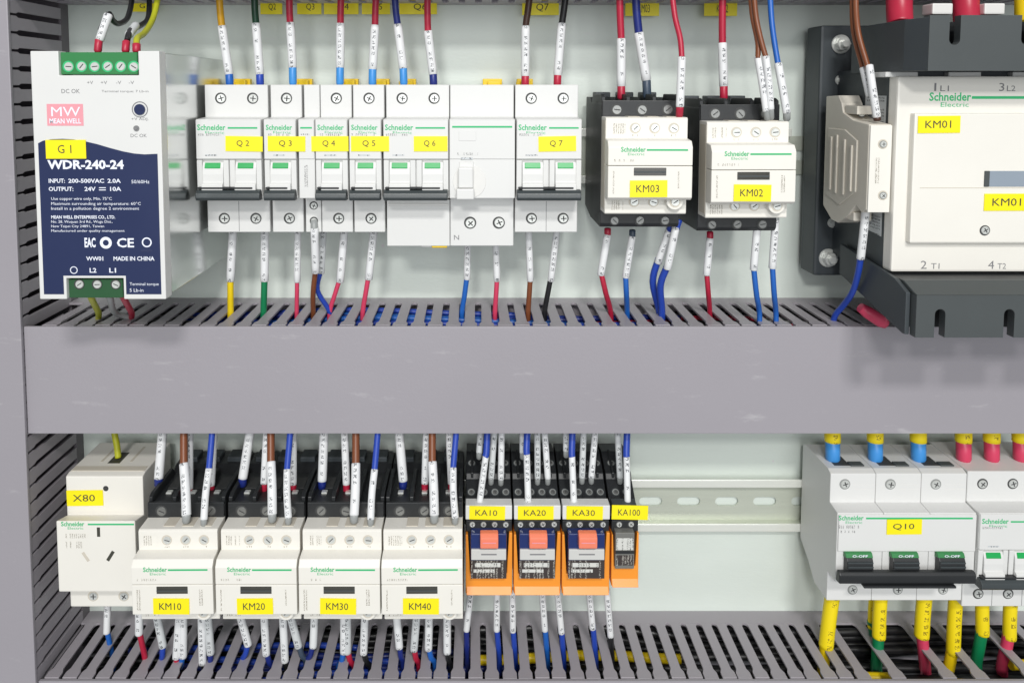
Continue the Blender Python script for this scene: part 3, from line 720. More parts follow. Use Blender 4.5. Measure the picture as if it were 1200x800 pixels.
# ------------------------------------------------------------------ relays
def relay(label, px0, px1, tag, dy=0, narrow=False):
    xa, xb = XX(px0+.6, 650, 62), XX(px1-.6, 650, 62)
    t = T('relay', label, 'relay', ((xa+xb)/2, -8, ZZ(695+dy, 62)), None)
    w_ = xb-xa; U = lambda f: xa+w_*f
    zl = ZZ(695+dy, 62)
    P('socket_base', MB().prism_x([(8, zl+4), (56, zl+4), (56, ZZ(612, 58)), (54, ZZ(592, 54)), (40, ZZ(575, 54)), (38, ZZ(556, 40)), (22, ZZ(541, 36)), (8, ZZ(538, 30))], U(.005), U(.995)), 'black', t, .4)
    def on_slope(x, a, b, f, r):
        dd, zz = a[0]+(b[0]-a[0])*f, a[1]+(b[1]-a[1])*f
        nd, nz = (b[1]-a[1]), (a[0]-b[0])
        L = math.hypot(nd, nz); nd, nz = nd/L, nz/L
        o = screw(t, x, dd+nd*.15, zz+nz*.15, r, 'well_w', 'screw_dark', 'cross'); o.rotation_euler = (-math.atan2(nz, nd), 0, 0)
        P('screw_collar', MB().cyl((x, -(dd-nd*.3), zz-nz*.3), (0, -nd, nz), r*1.25, .4, 14), 'charcoal', t)
    cols = [.28, .72] if narrow else [.14, .38, .62, .86]
    for f in cols:
        P('terminal_rib', MB().prism_x([(20, ZZ(545, 32)), (40, ZZ(560, 40)), (40, ZZ(554, 40)), (22, ZZ(537, 34))], U(f)-.7, U(f)+.7), 'black', t, .2)
        screw(t, U(f), 60.4, ZZ(613.5, 60), 2.0, 'well', 'screw', 'cross')
    for f in ([.3, .7] if narrow else [.12, .4, .64, .88]):
        on_slope(U(f), (54, ZZ(592, 54)), (40, ZZ(575, 54)), .5, 1.9)
    on_slope(U(.13 if not narrow else .3), (38, ZZ(556, 40)), (22, ZZ(541, 36)), .45, 2.0)
    for f in ([.5] if narrow else [.26, .51, .76]):
        P('partition', MB().prism_x([(38, ZZ(578, 50)), (53.5, ZZ(594, 54)), (56.5, ZZ(591, 56)), (42, ZZ(572, 46))], U(f)-.6, U(f)+.6), 'black', t, .2)
    for f in ([.62] if narrow else [.4, .64, .88]):
        P('clamp', MB().box(U(f-.05), U(f+.05), 39.2, 40.6, ZZ(567, 40), ZZ(564, 40)), 'screw_dark', t, .2)
        on_slope(U(f), (38, ZZ(556, 40)), (22, ZZ(541, 36)), .45, 2.0)
    P('clamp', MB().box(U(.1), U(.22), 38.5, 40.4, ZZ(566, 40), ZZ(563, 40)), 'screw', t, .2)
    P('terminal_strip', MB().box(U(.01), U(.99), 55, 60.3, ZZ(622, 60), ZZ(609, 60)), 'black', t, .4)
    dl = 63
    if not narrow:
        P('label_holder', MB().box(U(.0), U(.99), 55, dl, ZZ(608.5, dl), ZZ(592, dl)), 'white', t, .5)
        sticker(t, tag, U(.08), ZZ(608, dl), U(.84), ZZ(592.5, dl), dl+.1)
    else:
        P('label_holder', MB().box(U(.02), U(.9), 55, dl, ZZ(607, dl), ZZ(592, dl)), 'charcoal', t, .5)
        sticker(t, tag, U(.0)-.4, ZZ(608, dl), U(1.3), ZZ(591.5, dl), dl+.1)
    # orange socket frame
    zk = ZZ(672+dy, 62)
    P('socket_frame', MB().prism_d([(U(0), zl), (U(1), zl), (U(1), ZZ(624, 62)), (U(.93), ZZ(624, 62)), (U(.88), zk), (U(.1), zk), (U(.05), ZZ(626, 62)), (U(0), ZZ(626, 62))], 50, 62), 'orange', t, .5)
    P('frame_foot', MB().prism_x([(61.5, zl+.6), (64.5, zl+.6), (61.5, zl+5)], U(.02), U(.98)), 'orange', t, .2)
    if not narrow:
        P('relay_case', MB().box(U(.11), U(.87), 56, 66, zk+.3, ZZ(625, 66)), 'blue_clear', t, .6)
        P('test_button', MB().prism_x([(65, ZZ(643, 70)), (70.6, ZZ(642, 70)), (71, ZZ(630, 70)), (68.5, ZZ(626.5, 70)), (65, ZZ(626, 70))], U(.31), U(.69)), 'salmon', t, .7)
        P('button_groove', MB().box(U(.36), U(.64), 70.9, 71.2, ZZ(636.4, 71), ZZ(635.4, 71)), 'pink', t)
        P('white_band', MB().box(U(.12), U(.86), 65, 67, ZZ(656, 67), ZZ(643.5, 67)), 'band_grey', t, .4)
        P('band_print', MB().box(U(.33), U(.66), 66.8, 67.1, ZZ(650, 67), ZZ(648.5, 67)), 'grey_print', t)
        P('relay_print', MB().quad(U(.115), zk+.4, U(.865), ZZ(656.5, 67), 66.9), 'print_dark', t)
        P('relay_print', MB().quad(U(.2), ZZ(664, 67), U(.74), ZZ(659, 67), 67.1), 'print_pale', t)
        P('relay_print', MB().quad(U(.17), ZZ(670.3, 67), U(.62), ZZ(666.5, 67), 67.1), 'print_pale', t)
    else:
        P('relay_case', MB().box(U(.1), U(.8), 56, 65, zk+.3, ZZ(625, 66)), 'print_pale', t, .5)
        P('relay_print', MB().quad(U(.14), ZZ(662, 65), U(.76), ZZ(650, 65), 65.15), 'print_dark', t)
        P('relay_print', MB().quad(U(.14), ZZ(644, 65), U(.76), ZZ(630, 65), 65.15), 'print_pale', t)
        P('relay_stripe', MB().box(U(.1), U(.8), 64.9, 65.4, ZZ(648, 65), ZZ(645, 65)), 'black', t)
    return t
relay('orange relay with salmon button and yellow label KA10 beside contactor KM40', 545, 601, 'KA10')
relay('orange relay with salmon button and yellow label KA20', 601.5, 657.5, 'KA20')
relay('orange relay with salmon button and yellow label KA30', 658, 715, 'KA30')
relay('narrow orange relay without button and with yellow label KA100', 716, 749, 'KA100', -9, True)

# ------------------------------------------------------------------ lower right breakers
t = T('circuit_breaker', 'wide white three-pole breaker with black handle bar and yellow label Q10', 'circuit breaker', W(1050, 703, 40))
ds, dn_ = 47, 58
x0, x1 = XX(973, 570, ds), XX(1133, 570, ds)
zt, z1, z2, z3, zb = ZZ(552, ds), ZZ(588, ds), ZZ(602, dn_), ZZ(683, dn_), ZZ(703, ds)
pw = (x1-x0)/3
for i in range(3):
    a = x0+i*pw
    P('housing', MB().prism_x([(8, zt-2), (12, zt), (ds-4, zt), (ds, zt-1.5), (ds, z1), (dn_-1, z2), (dn_-1, z3), (ds, z3), (ds, zb), (30, zb), (20, zb+9), (8, zb+16)], a, a+pw-.2), 'white', t, .5)
    screw(t, XX(990+i*53.3, 567, ds), ds, ZZ(567, ds), 3.2, 'well_w')
    screw(t, XX(999+i*53, 690, ds), ds, ZZ(690.5, ds), 3.0, 'well_w')
    for k in (0, 2.8): P('shoulder_line', MB().box(a+pw*.52, a+pw-.4, ds-.1, ds+.06, ZZ(568, ds)-k, ZZ(568, ds)-k+.4), 'white_b', t)
    P('terminal_hole', MB().box(a+pw*.2, a+pw*.55, 28, 40, zt-1, zt+.1), 'well', t)
    P('top_clip', MB().box(a+pw*.55, a+pw*.85, 36, 41, zt-1, zt+.8), 'charcoal', t, .2)
    P('toggle', MB().prism_x([(dn_-1.5, ZZ(648, 60)), (dn_+1.2, ZZ(648.5, 60)), (dn_+3.4, ZZ(657, 61)), (dn_+4.4, ZZ(673, 62)), (dn_-1.5, ZZ(676, 60))], XX(992.5+i*54, 660, 61), XX(1023+i*54, 660, 61)), 'black', t, .4)
    for k in range(3):
        zz = ZZ(659.5+k*4.6, 62)
        P('grip_rib', MB().box(XX(993+i*54, 660, 61), XX(1022.5+i*54, 660, 61), dn_+2, dn_+4.3+k*.35, zz-.5, zz+.5), 'handle', t, .15)
    fl = P('green_flag', MB().prism_x([(dn_-1, ZZ(647.6, 60)), (dn_+1.6, ZZ(648.3, 60)), (dn_+2.9, ZZ(653.6, 61)), (dn_-1, ZZ(655, 60))], XX(992+i*54, 652, 61), XX(1023.5+i*54, 652, 61)), 'green_conn', t, .15)
    txt(fl, 'O-OFF', 999+i*54, 650.0, 1017+i*54, 652.8, dn_+3.1, 'white_print', 1)
P('front_plate', MB().box(x0+.5, x1-.5, dn_-1.3, dn_, ZZ(646, dn_), z2-.6), 'white', t, .3)
P('handle_bar', MB().prism_x([(dn_+3.6, ZZ(672, 66)), (dn_+6.5, ZZ(672, 66)), (dn_+7.5, ZZ(675, 66)), (dn_+7.2, ZZ(685, 66)), (dn_+2, ZZ(686, 66))], XX(984.5, 680, 66), XX(1145, 680, 66)), 'black', t, .7)
P('bar_lip', MB().box(XX(1012, 680, 66), XX(1120, 680, 66), dn_+4, dn_+9, ZZ(688, 66), ZZ(685.5, 66)), 'black', t, .4)
brand(t, XX(983, 606, dn_), ZZ(607, dn_), 14.5, XX(1015, 606, dn_), XX(1140, 606, dn_), dn_+.05, True, 1.0)
psticker(t, 'Q10', 1039, 608, 1080, 625.5, dn_+.12)
for a, bb, cc, e in ((983, 615, 1008, 619), (983, 621, 1005, 624)): P('fine_print', MB().quad(XX(a, 618, dn_), ZZ(e, dn_), XX(cc, 618, dn_), ZZ(bb, dn_), dn_+.08), 'print_on_white', t)
x2 = x1+.2
breaker('circuit_breaker', 'white breaker with green toggle flags and grey handle bar adjoining breaker Q10', x2, 3, ZZ(552, 47), None, None, ds=47, dnose=60)

# ------------------------------------------------------------------ wires
def smooth_path(pts, n=5):
    if len(pts) < 3: return pts
    out = []
    for i in range(len(pts)-1):
        p0 = pts[max(i-1, 0)]; p1 = pts[i]; p2 = pts[i+1]; p3 = pts[min(i+2, len(pts)-1)]
        for k in range(n):
            t_ = k/n
            out.append(.5*((2*p1)+(p2-p0)*t_+(2*p0-5*p1+4*p2-p3)*t_*t_+(3*p1-p0-3*p2+p3)*t_**3))
    out.append(pts[-1]); return out
def wire(label, colr, A, B=None, C=None, fc=None, r=1.65, rs=2.45, scol='sleeve_white', group=None):
    """A insulated run, B printed sleeve, C ferrule or boot: lists of (photo x, photo y, d)"""
    VA = [W(*p) for p in A]
    org = VA[0].copy()
    t = T('wire', label, 'wire', org, group)
    P('insulation', MB().tube(smooth_path(VA), r, 10), 'wire_'+colr, t, 0, True)
    if B:
        VB = smooth_path([W(*p) for p in B], 6)
        if len(VB) == 2: VB = [VB[0].lerp(VB[1], k/6) for k in range(7)]
        # slightly rounded ends
        e0 = VB[0] + (VB[0]-VB[1]).normalized()*.5; e1 = VB[-1] + (VB[-1]-VB[-2]).normalized()*.5
        P('marker_sleeve', MB().tube([e0]+VB+[e1], rs, 12, True, 1), scol, t, 0, True)
    if C:
        VC = [W(*p) for p in C]
        dr = (VC[1]-VC[0])
        P('ferrule', MB().tube([VC[0], VC[0]+dr*.08, VC[0]+dr*.85, VC[1]], rs*.9, 12, False, 1), 'wire_'+fc, t, 0, True)
    return t
def ulow(px):  # entry into the upper duct: nearest slot
    x = XX(px, 368, 33); k = round((x-UPH)/PITCH); x = UPH+k*PITCH
    s_ = F/((DC-33)*CS)  # close enough for the photo position
    p = W(px, 368, 33); return px + (x-p.x)*F/((DC-33)*CS + SN*(Z0-p.z))
def llow(px):
    x = XX(px, 765, 35); k = round((x-LPH)/PITCH); x = LPH+k*PITCH
    p = W(px, 765, 35); return px + (x-p.x)*F/((DC-35)*CS + SN*(Z0-p.z))
dt = 36
def topw(dev, pole, colr, x0, ys, x1, ye, fc, xa=None, yend=101, d=dt, rs=2.55, r=2.0):
    xa = x0 if xa is None else xa
    B = [(x0, ys, d), (x1, ye, d)]
    sl = (x1-x0)/(ye-ys)
    wire('%s wire with printed sleeve entering the %s' % (colr, pole + dev), colr, [(xa, -14, d+2), ((xa+x0)/2-.3, ys*.4, d+1), (x0, ys, d), (x0+sl*6, ys+6, d)], B,
         [(x1, ye-1, d), (x1+sl*6, yend, d)], fc, r, rs)
L1, L2 = 'left top terminal of ', 'right top terminal of '
topw('breaker Q2', L1, 'orange yellow', 260, 31, 268.5, 87, 'blue', 256.5)
topw('breaker Q2', L2, 'dark green', 300, 28, 304.5, 87, 'royal blue', 298)
topw('breaker Q3', 'top of ', 'red', 340, 27, 343, 79, 'light blue', 339)
topw('breaker Q4', 'top of ', 'red', 399, 28, 398.5, 79, 'light blue', 400)
topw('breaker Q5', 'top of ', 'red', 439.5, 30, 436.7, 81, 'light blue', 441)
topw('breaker Q6', L1, 'dark blue', 466, 29, 472.5, 80, 'light blue', 462)
topw('breaker Q6', L2, 'red', 501.5, 37, 507.5, 87, 'dark blue', 501)
topw('breaker Q7', L1, 'dark brown', 616, 31, 615.5, 89, 'red', 622)
topw('breaker Q7', L2, 'black', 658.5, 28, 653.5, 88, 'red', 664)
topw('contactor KM03', L1, 'red', 728, 46, 728, 101, 'red', 726, 117, 50)
topw('contactor KM03', 'middle top terminal of ', 'dark blue', 748.5, 39, 757.5, 94, 'slate', 744.5, 116, 46, 2.8, 2.3)
wire('red wire with printed sleeve and red boot into the front terminal of contactor KM03', 'red', [(787, -14, 66), (791, 20, 70), (797, 45, 74), (799, 68, 76), (799, 74, 77)], [(799, 68, 76), (798, 95, 78), (796.8, 125, 80)], [(796.8, 124, 80), (796, 137.5, 76)], 'red', 1.5, 2.2)
topw('contactor KM02', L1, 'red', 846.5, 51, 848, 101, 'red', 847, 117, 50)
wire('brown wire with long sleeve into the front terminal of contactor KM02, beside its twin', 'brown', [(879, -14, 66), (882, 20, 69), (888, 50, 72), (888, 69, 75)], [(888, 67, 74), (893, 97, 77), (898, 130, 79)], [(898, 128, 79), (899.5, 141, 75)], 'gray', 1.4, 1.9, group='twin brown wires at KM02')
wire('brown wire with long sleeve into the front terminal of contactor KM02, beside its twin', 'brown', [(883, -14, 70), (886, 20, 72), (892, 48, 75), (898, 69, 77)], [(897.5, 67, 77), (901, 97, 79), (903, 128, 80)], [(903, 127, 80), (903.5, 140, 75)], 'gray', 1.4, 1.9, group='twin brown wires at KM02')
wire('blue wire with printed sleeve into the outer front terminal of contactor KM02', 'blue', [(902, -14, 66), (904, 22, 70), (907.5, 50, 73), (912, 77, 76)], [(912, 75, 76), (917, 103, 78), (922, 132, 79)], [(922, 131, 79), (922, 141, 75)], 'gray', 1.5, 2.1)
# pair on the side contact block of KM01
wire('brown wire with white sleeve into the side contact block of the large contactor', 'brown', [(1000, -14, 66), (999, 10, 70), (1001, 40, 74), (1010, 75, 78), (1013, 86, 80)], [(1011.5, 80, 79), (1019, 112, 82)], None, None, 1.5, 1.9)
wire('brown wire with printed sleeve ending in front of the side contact block', 'brown', [(1003, -14, 70), (1003, 12, 74), (1006, 40, 79), (1015, 72, 83), (1018, 82, 84)], [(1018.5, 77, 84), (1023, 108, 86), (1027.5, 137, 86)], [(1027.5, 136, 86), (1028, 142, 86)], 'dark brown', 1.5, 2.0)
wire('blue wire with white sleeve curving from side contact block down into the duct', 'royal blue', [(1009, 296, 78), (1006, 318, 74), (999, 342, 66), (988, 358, 56), (978, 371, 50), (974, 392, 46)], [(1014.5, 247, 80), (1012, 272, 80), (1008.5, 303, 78)], None, None, 1.7, 2.1)
# power supply wires
wire('black wire with white sleeve into the first top terminal of the power supply', 'black', [(118, 36, 100), (127, 17, 100), (132, 24, 92), (139, 28, 80), (149, 22, 62), (154, 4, 46), (155, -12, 40)], [(127, 17.5, 100), (117, 47, 103)], [(116, 46, 103), (114.5, 62, 104)], 'red', 1.5, 2.1, 'sleeve_white')
wire('black wire with grey sleeve into the power supply beside the yellow-green earth', 'black', [(149, 48, 100), (153, 36, 90), (165, 30, 66), (174, 20, 50), (175, -12, 42)], [(151, 41, 94), (159, 30, 80)], [(148, 48, 102), (147, 62, 104)], 'red', 1.5, 2.1, 'sleeve_grey')
wire('yellow-green earth wire into the top of the power supply', 'yellow green', [(160, 54, 103), (161, 45, 98), (170, 38, 80), (180, 20, 60), (187, -12, 48)], None, [(160, 51, 103), (160, 62, 104)], 'red', 1.6, 2.2)

for lbl, c_, px in (('yellow-green wire leaving the bottom of the power supply', 'yellow green', 105), ('grey wire leaving the bottom of the power supply', 'gray', 127), ('red wire leaving the bottom of the power supply', 'red', 143)):
    wire(lbl, c_, [(px, 340, 96), (px+2, 349, 92), (ulow(px+14), 366, 56), (ulow(px+18), 374, 45), (ulow(px+18), 392, 40)], None, None, None, 1.7)
# lower terminals of upper breakers
db = 36
def botw(dev, pole, colr, x0, x1, ys, ye, xe, yf, y0=271, d=db, fc=None, r=1.6, rs=2.35, wires='', din=33):
    xe = ulow(xe)
    A = [(x1, ys-4, d), (x1+(xe-x1)*.5, ys+(yf-ys)*.55, d-1), (xe, 366, din), (xe, 392, din)]
    wire('%s wire with printed sleeve %s %s' % (colr, pole, dev), colr, A, [(x0, y0, d), (x1, ys, d)], ([(x0, y0-8, d), (x0, y0+3, d)] if fc else None), fc, r, rs)
LB, RB, UB = 'below left terminal of', 'below right terminal of', 'leaving the bottom of'
botw('breaker Q2', LB, 'yellow', 273, 270, 329, 0, 269, 358, r=1.9, rs=2.5)
botw('breaker Q2', RB, 'green', 310.5, 310, 329, 0, 311, 358, r=1.9, rs=2.5)
botw('breaker Q3', UB, 'pink red', 349, 348.3, 330, 0, 350, 356, r=1.3, fc='red', rs=2.0)
wire('brown wire with sleeve hanging from the narrow module between Q3 and Q4', 'brown', [(370, 315, 50), (367, 342, 44), (ulow(360), 366, 35), (ulow(358), 392, 30)], [(368.5, 268, 57), (370, 319, 51)], [(368, 258, 55), (368.5, 272, 57)], 'gray', 1.5, 2.3)
wire('blue wire with sleeve behind the brown one under module between Q3 and Q4', 'royal blue', [(376.5, 316, 40), (372, 340, 38), (ulow(378), 366, 33), (ulow(378), 392, 30)], [(379, 271, 37), (376.5, 320, 40)], None, None, 1.5, 2.0, 'sleeve_grey')
botw('breaker Q4', UB, 'pink red', 403.5, 398.5, 330, 0, 390, 357, r=1.4, fc='red')
botw('breaker Q5', UB, 'pink red', 438, 432, 327, 0, 430, 357, r=1.5)
botw('the leakage module', 'under first terminal of', 'blue', 548, 547.3, 327, 0, 547, 362, 283, rs=2.0)
botw('the leakage module', 'under second terminal of', 'pink red', 581, 582.5, 329, 0, 588, 360, 283, rs=2.0, r=1.5)
botw('breaker Q7', LB, 'brown', 619.5, 621.5, 329, 0, 627, 360, rs=2.0)
botw('breaker Q7', RB, 'black', 652.5, 645.5, 329, 0, 645, 357, rs=2.0)
botw('contactor KM03', LB, 'red', 712, 704, 322, 0, 706, 360, 275, 44, 'red', 1.6, 2.2)
botw('contactor KM03', 'below middle terminal of', 'blue', 741, 733, 325, 0, 726, 358, 277, 44, 'slate', 1.6, 2.1)
wire('royal blue wire with sleeve, outer of the pair bending down from contactor KM03', 'royal blue', [(772, 303, 48), (765, 330, 44), (ulow(766)-1, 366, 36), (ulow(766), 392, 32)], [(785, 268, 52), (771, 308, 48)], [(790, 258, 56), (784, 271, 52)], 'royal blue', 2.0, 2.2)
wire('royal blue wire with sleeve, inner of the pair bending down from contactor KM03', 'royal blue', [(783, 310, 56), (774, 334, 50), (ulow(768)+2, 366, 42), (ulow(768), 392, 40)], [(792, 266, 58), (782, 315, 56)], [(796, 257, 58), (791.5, 270, 58)], 'royal blue', 2.0, 2.2)
botw('contactor KM02', LB, 'red', 832, 828, 322, 0, 824, 358, 279, 44, 'red', 1.5, 2.2)
botw('contactor KM02', 'below middle terminal of', 'blue', 888, 883, 316, 0, 884, 368, 258, 62, 'gray', 1.5, 2.1, din=52)
botw('contactor KM02', 'below outer terminal of', 'blue', 909, 905, 314, 0, 905, 368, 258, 62, 'gray', 1.5, 2.1, din=52)

# wires dropping into the lower row
def dropw(lbl, colr, top, ys, x1, ye, fc, d0=40, d1=40, dx=0, rs=2.3, r=1.6, xtop=None, yfer=9, scol='sleeve_white'):
    """colour shows above ys (ys < 505: sleeve comes straight from the duct)"""
    xt = top if xtop is None else xtop
    A = [(xt, 470, d0-4), (xt, 500, d0-2), (top, max(ys, 505), d0+(d1-d0)*.3), (top+(x1-top)*.2, max(ys, 505)+6, d0+(d1-d0)*.4)]
    B = [(top, max(ys, 500), d0+(d1-d0)*.3), ((top*.5+x1*.5)+dx, (max(ys, 500)+ye)/2, d0+(d1-d0)*.65), (x1, ye, d1)]
    wire(lbl, colr, A, B, [(x1, ye-2, d1), (x1-.2, ye+yfer, d1-2)], fc, r, rs, scol)
def kmtop(tag, s1, s2, br, bl, back=None):
    dropw('white sleeved wire into rear left terminal of contactor '+tag, 'black', s1[0], 490, s1[1], s1[2], 'dark blue', 42, 50, 0, 2.7)
    if s2: dropw('sleeved wire with red ferrule behind the brown wire of contactor '+tag, 'red', s2[0], 490, s2[1], s2[2], 'red', 44, 52, 0, 2.2, 1.6, None, 14)
    dropw('brown wire with white sleeve into front terminal of contactor '+tag, 'brown', br[0], br[1], br[2], br[3], 'gray', 56, 76, .5, 2.6, 2.2, br[0], 8)
    dropw('blue wire with white sleeve into front terminal of contactor '+tag, 'royal blue', bl[0], bl[1], bl[2], bl[3], 'gray', 58, 77, -1, 2.0, 1.8, bl[0]+4, 7)
    if back: dropw('sleeved wire with red ferrule behind the blue wire of contactor '+tag, 'red', back[0], 490, back[1], back[2], 'red', 44, 50, 0, 2.2, 1.6, None, 15)
kmtop('KM10', (191, 186, 560), (222, 222, 572), (215.5, 543, 218.5, 603), (245, 549, 239, 608), (251, 247.5, 568))
kmtop('KM20', (294, 284.5, 560), (313, 309.5, 566), (317.5, 541, 319, 602), (336.5, 550, 338, 606), (343.5, 343.5, 567))
kmtop('KM30', (380, 377.5, 563), (403.5, 406, 567), (417, 543, 415, 603), (439, 550, 434.5, 608), None)
kmtop('KM40', (467, 472.5, 563), (500, 498, 566), (506.5, 541, 509, 603), (531, 548, 533.5, 606), (526, 529, 566))
wire('yellow-green earth wire into the top of the white socket', 'yellow green', [(132, 480, 26), (134, 505, 28), (137, 522, 29), (138.5, 536, 30)], None, None, None, 1.9)
def katop(tag, blu, ws, last=None):
    dropw('blue wire with white sleeve down to the label of relay '+tag, 'royal blue', blu[0], blu[1], blu[2], 588, 'gray', 48, 58, 0, 1.9, 2.0, blu[0]+1, 6)
    for i, (a, b, ye) in enumerate(ws):
        dropw('%s tapering sleeve wire into the %s upper terminals of relay %s' % (('first', 'second', 'third')[i], 'black', tag), 'black', a, 490, b, ye, 'gray', 38, 44, 0, 1.9, 1.4, None, 7, 'sleeve_white' if i % 2 else 'sleeve_grey')
katop('KA10', (570, 529, 562), [(579.5, 575.5, 560), (588, 587, 561), (563.5, 561.5, 530)])
katop('KA20', (617, 526, 619), [(629.5, 630, 560), (638, 642, 560), (612, 612.5, 530)])
katop('KA30', (670, 529, 672.5), [(684, 682, 559), (698, 693, 559), (663, 663.5, 528)])
katop('KA100', (734, 529, 735.5), [(723.5, 726.5, 559)])

# wires leaving the lower row into the lower duct
def lowdrop(lbl, colr, x0, x1, y1, d0=42, d1=42, rs=2.1, r=1.6, y0=706, scol='sleeve_white', xe=None, ye=775):
    xe = llow(x1 if xe is None else xe)
    A = [(x1, y1-5, d1), (x1*.6+xe*.4, y1+10, d1-1), (xe, max(ye, y1+18), d1-4), (xe, max(ye, y1+18)+30, d1-6)]
    wire(lbl, colr, A, [(x0, y0, d0), ((x0+x1)/2, (y0+y1)/2, (d0+d1)/2), (x1, y1, d1)], None, None, r, rs, scol)
lowdrop('blue wire with sleeve below the white socket', 'blue', 126.5, 125, 741, 30, 32, 2.1, y0=700)
for lbl, c_, a, b, y, sc in (
        ('red wire with short sleeve below the edge of contactor KM10', 'red', 163, 163, 742, 0), ('blue wire with slanting sleeve below contactor KM10', 'royal blue', 182, 191, 757, 1),
        ('red wire with long sleeve below contactor KM10', 'red', 211, 206.5, 770, 0), ('blue wire beside the red one below contactor KM10', 'blue', 215, 214.5, 769, 0),
        ('black wire with long white sleeve below contactor KM10', 'black', 236, 237.5, 777, 0), ('dark blue wire with grey sleeve below contactor KM10', 'dark blue', 243, 247, 765, 1),
        ('blue wire with slanting sleeve below contactor KM20', 'royal blue', 279, 291, 755, 0), ('dark blue wire with straight sleeve below contactor KM20', 'dark blue', 309, 312, 766, 0),
        ('black wire with long sleeve below contactor KM20', 'black', 331, 334, 774, 0), ('slate wire with slanting sleeve below contactor KM20', 'slate', 338, 350, 757, 1),
        ('dark blue wire with short sleeve below contactor KM30', 'dark blue', 369, 367, 757, 0), ('blue wire with long sleeve below contactor KM30', 'blue', 403, 403, 764, 0),
        ('red wire tight behind the blue one below contactor KM30', 'red', 407, 407, 764, 1), ('black wire with long sleeve below contactor KM30', 'black', 428, 426, 765, 0),
        ('dark blue wire with slanting sleeve below contactor KM40', 'dark blue', 464, 468, 758, 0), ('red wire with grey sleeve below contactor KM40', 'red', 489, 485, 761, 1),
        ('blue wire with white sleeve below contactor KM40', 'blue', 503, 502, 760, 0), ('black wire with long sleeve below contactor KM40', 'black', 524, 524, 764, 0)):
    lowdrop(lbl, c_, a, b, y, 48, 46, 2.35, 1.7, 712, 'sleeve_grey' if sc else 'sleeve_white')
for lbl, c_, a, b, y in (('dark blue wire with sleeve below the outer edge of relay KA10', 'dark blue', 552, 546.5, 738), ('blue wire with sleeve below relay KA10', 'royal blue', 582.5, 582, 738),
        ('blue wire with sleeve under the joint of relays KA10 and KA20', 'royal blue', 600.5, 601, 739), ('first blue sleeved wire below relay KA20', 'blue', 635, 638.5, 738), ('second royal blue sleeved wire below relay KA20', 'royal blue', 653, 658, 741),
        ('blue wire with sleeve below relay KA30', 'royal blue', 690, 694.5, 736), ('black wire with sleeve under the joint of relays KA30 and KA100', 'black', 711, 715.5, 745)):
    lowdrop(lbl, c_, a, b, y, 38, 36, 2.0, 1.8, 690)
# heavy yellow sleeved cables
def heavy(lbl, colr, x0, x1, y1, xe, y0=694, rs=4.3, r=3.4, d0=34, d1=34):
    A = [(x1, y1-8, d1), (x1*.5+xe*.5, y1+14, d1-1), (xe, y1+36, d1-4), (xe+2, y1+62, d1-8)]
    wire(lbl, colr, A, [(x0, y0, d0), ((x0+x1)/2-.5, (y0+y1)/2, d1), (x1, y1, d1)], None, None, r, rs, 'sleeve_yellow')
heavy('yellow cable with yellow sleeve below first pole of breaker Q10', 'yellow', 976, 968, 757, 964)
heavy('green cable with yellow sleeve below second pole of breaker Q10', 'green', 1032.5, 1030, 746, 1027, rs=3.9)
heavy('red cable with yellow sleeve below third pole of breaker Q10', 'pink red', 1084, 1080, 745, 1084)
heavy('yellow cable with long yellow sleeve where the two lower breakers meet', 'yellow', 1120.5, 1117, 765, 1108, rs=4.0)
heavy('green cable with yellow sleeve below the breaker adjoining Q10', 'green', 1151.5, 1151.5, 742, 1144, rs=3.8)
heavy('red cable with yellow sleeve below the breaker adjoining Q10', 'pink red', 1185, 1183, 747, 1174, rs=3.8)
heavy('plain green cable behind the sleeved one under breaker Q10', 'green', 1023, 1021, 735, 1028, rs=2.2, r=2.6, d0=24, d1=24)
def boot(lbl, px, c_):
    wire(lbl, c_, [(px, 480, 30), (px, 522, 32), (px+.2, 537, 33), (px+.4, 549, 33)], [(px, 490, 31), (px+.1, 517, 32)], [(px+.1, 515, 32), (px+.4, 541, 33)], c_, 3.2, 4.7, 'sleeve_yellow')
for i, px in enumerate((975.5, 1025.5, 1076)): boot('%s blue boot with yellow sleeve in top of breaker Q10' % ('first', 'second', 'third')[i], px, 'light blue')
for i, px in enumerate((1129, 1162, 1196)): boot('%s red boot with yellow sleeve in top of the breaker adjoining Q10' % ('first', 'second', 'third')[i], px, 'pink red')
# heavy leads in the upper cover of KM01
for lbl, px, c_ in (('thick red insulated lug entering upper cover of the large contactor, beside bolt plate', 1054, 'red'), ('thick red insulated lug above the cable slot of the large contactor', 1132, 'red'), ('thick yellow insulated lug above the upper cover of the large contactor', 1205, 'yellow')):
    wire(lbl, c_, [(px, -30, 70), (px, -8, 70), (px, 12, 72), (px+1, 30, 76)], None, None, None, 6.6)
for lbl, px in (('white sleeve stub between the red lugs above the large contactor', 1104), ('white sleeve stub beside the yellow lug above the large contactor', 1165)):
    solo('cable_stub', MB().box(XX(px-11, 8, 80), XX(px+13, 8, 80), 70, 80, ZZ(17, 80), ZZ(4, 80)), 'white_b', lbl, 'sleeve', .8)
mb = MB(); a = W(1008, 360, 66); b = W(1038, 380, 66)
solo('cable_boot', mb.tube([a, a.lerp(b, .3), a.lerp(b, .8), b], 3.6, 14, False, 1), 'wire_pink red', 'red cable boot poking out under lower cover of the large contactor', 'boot', 0, True)

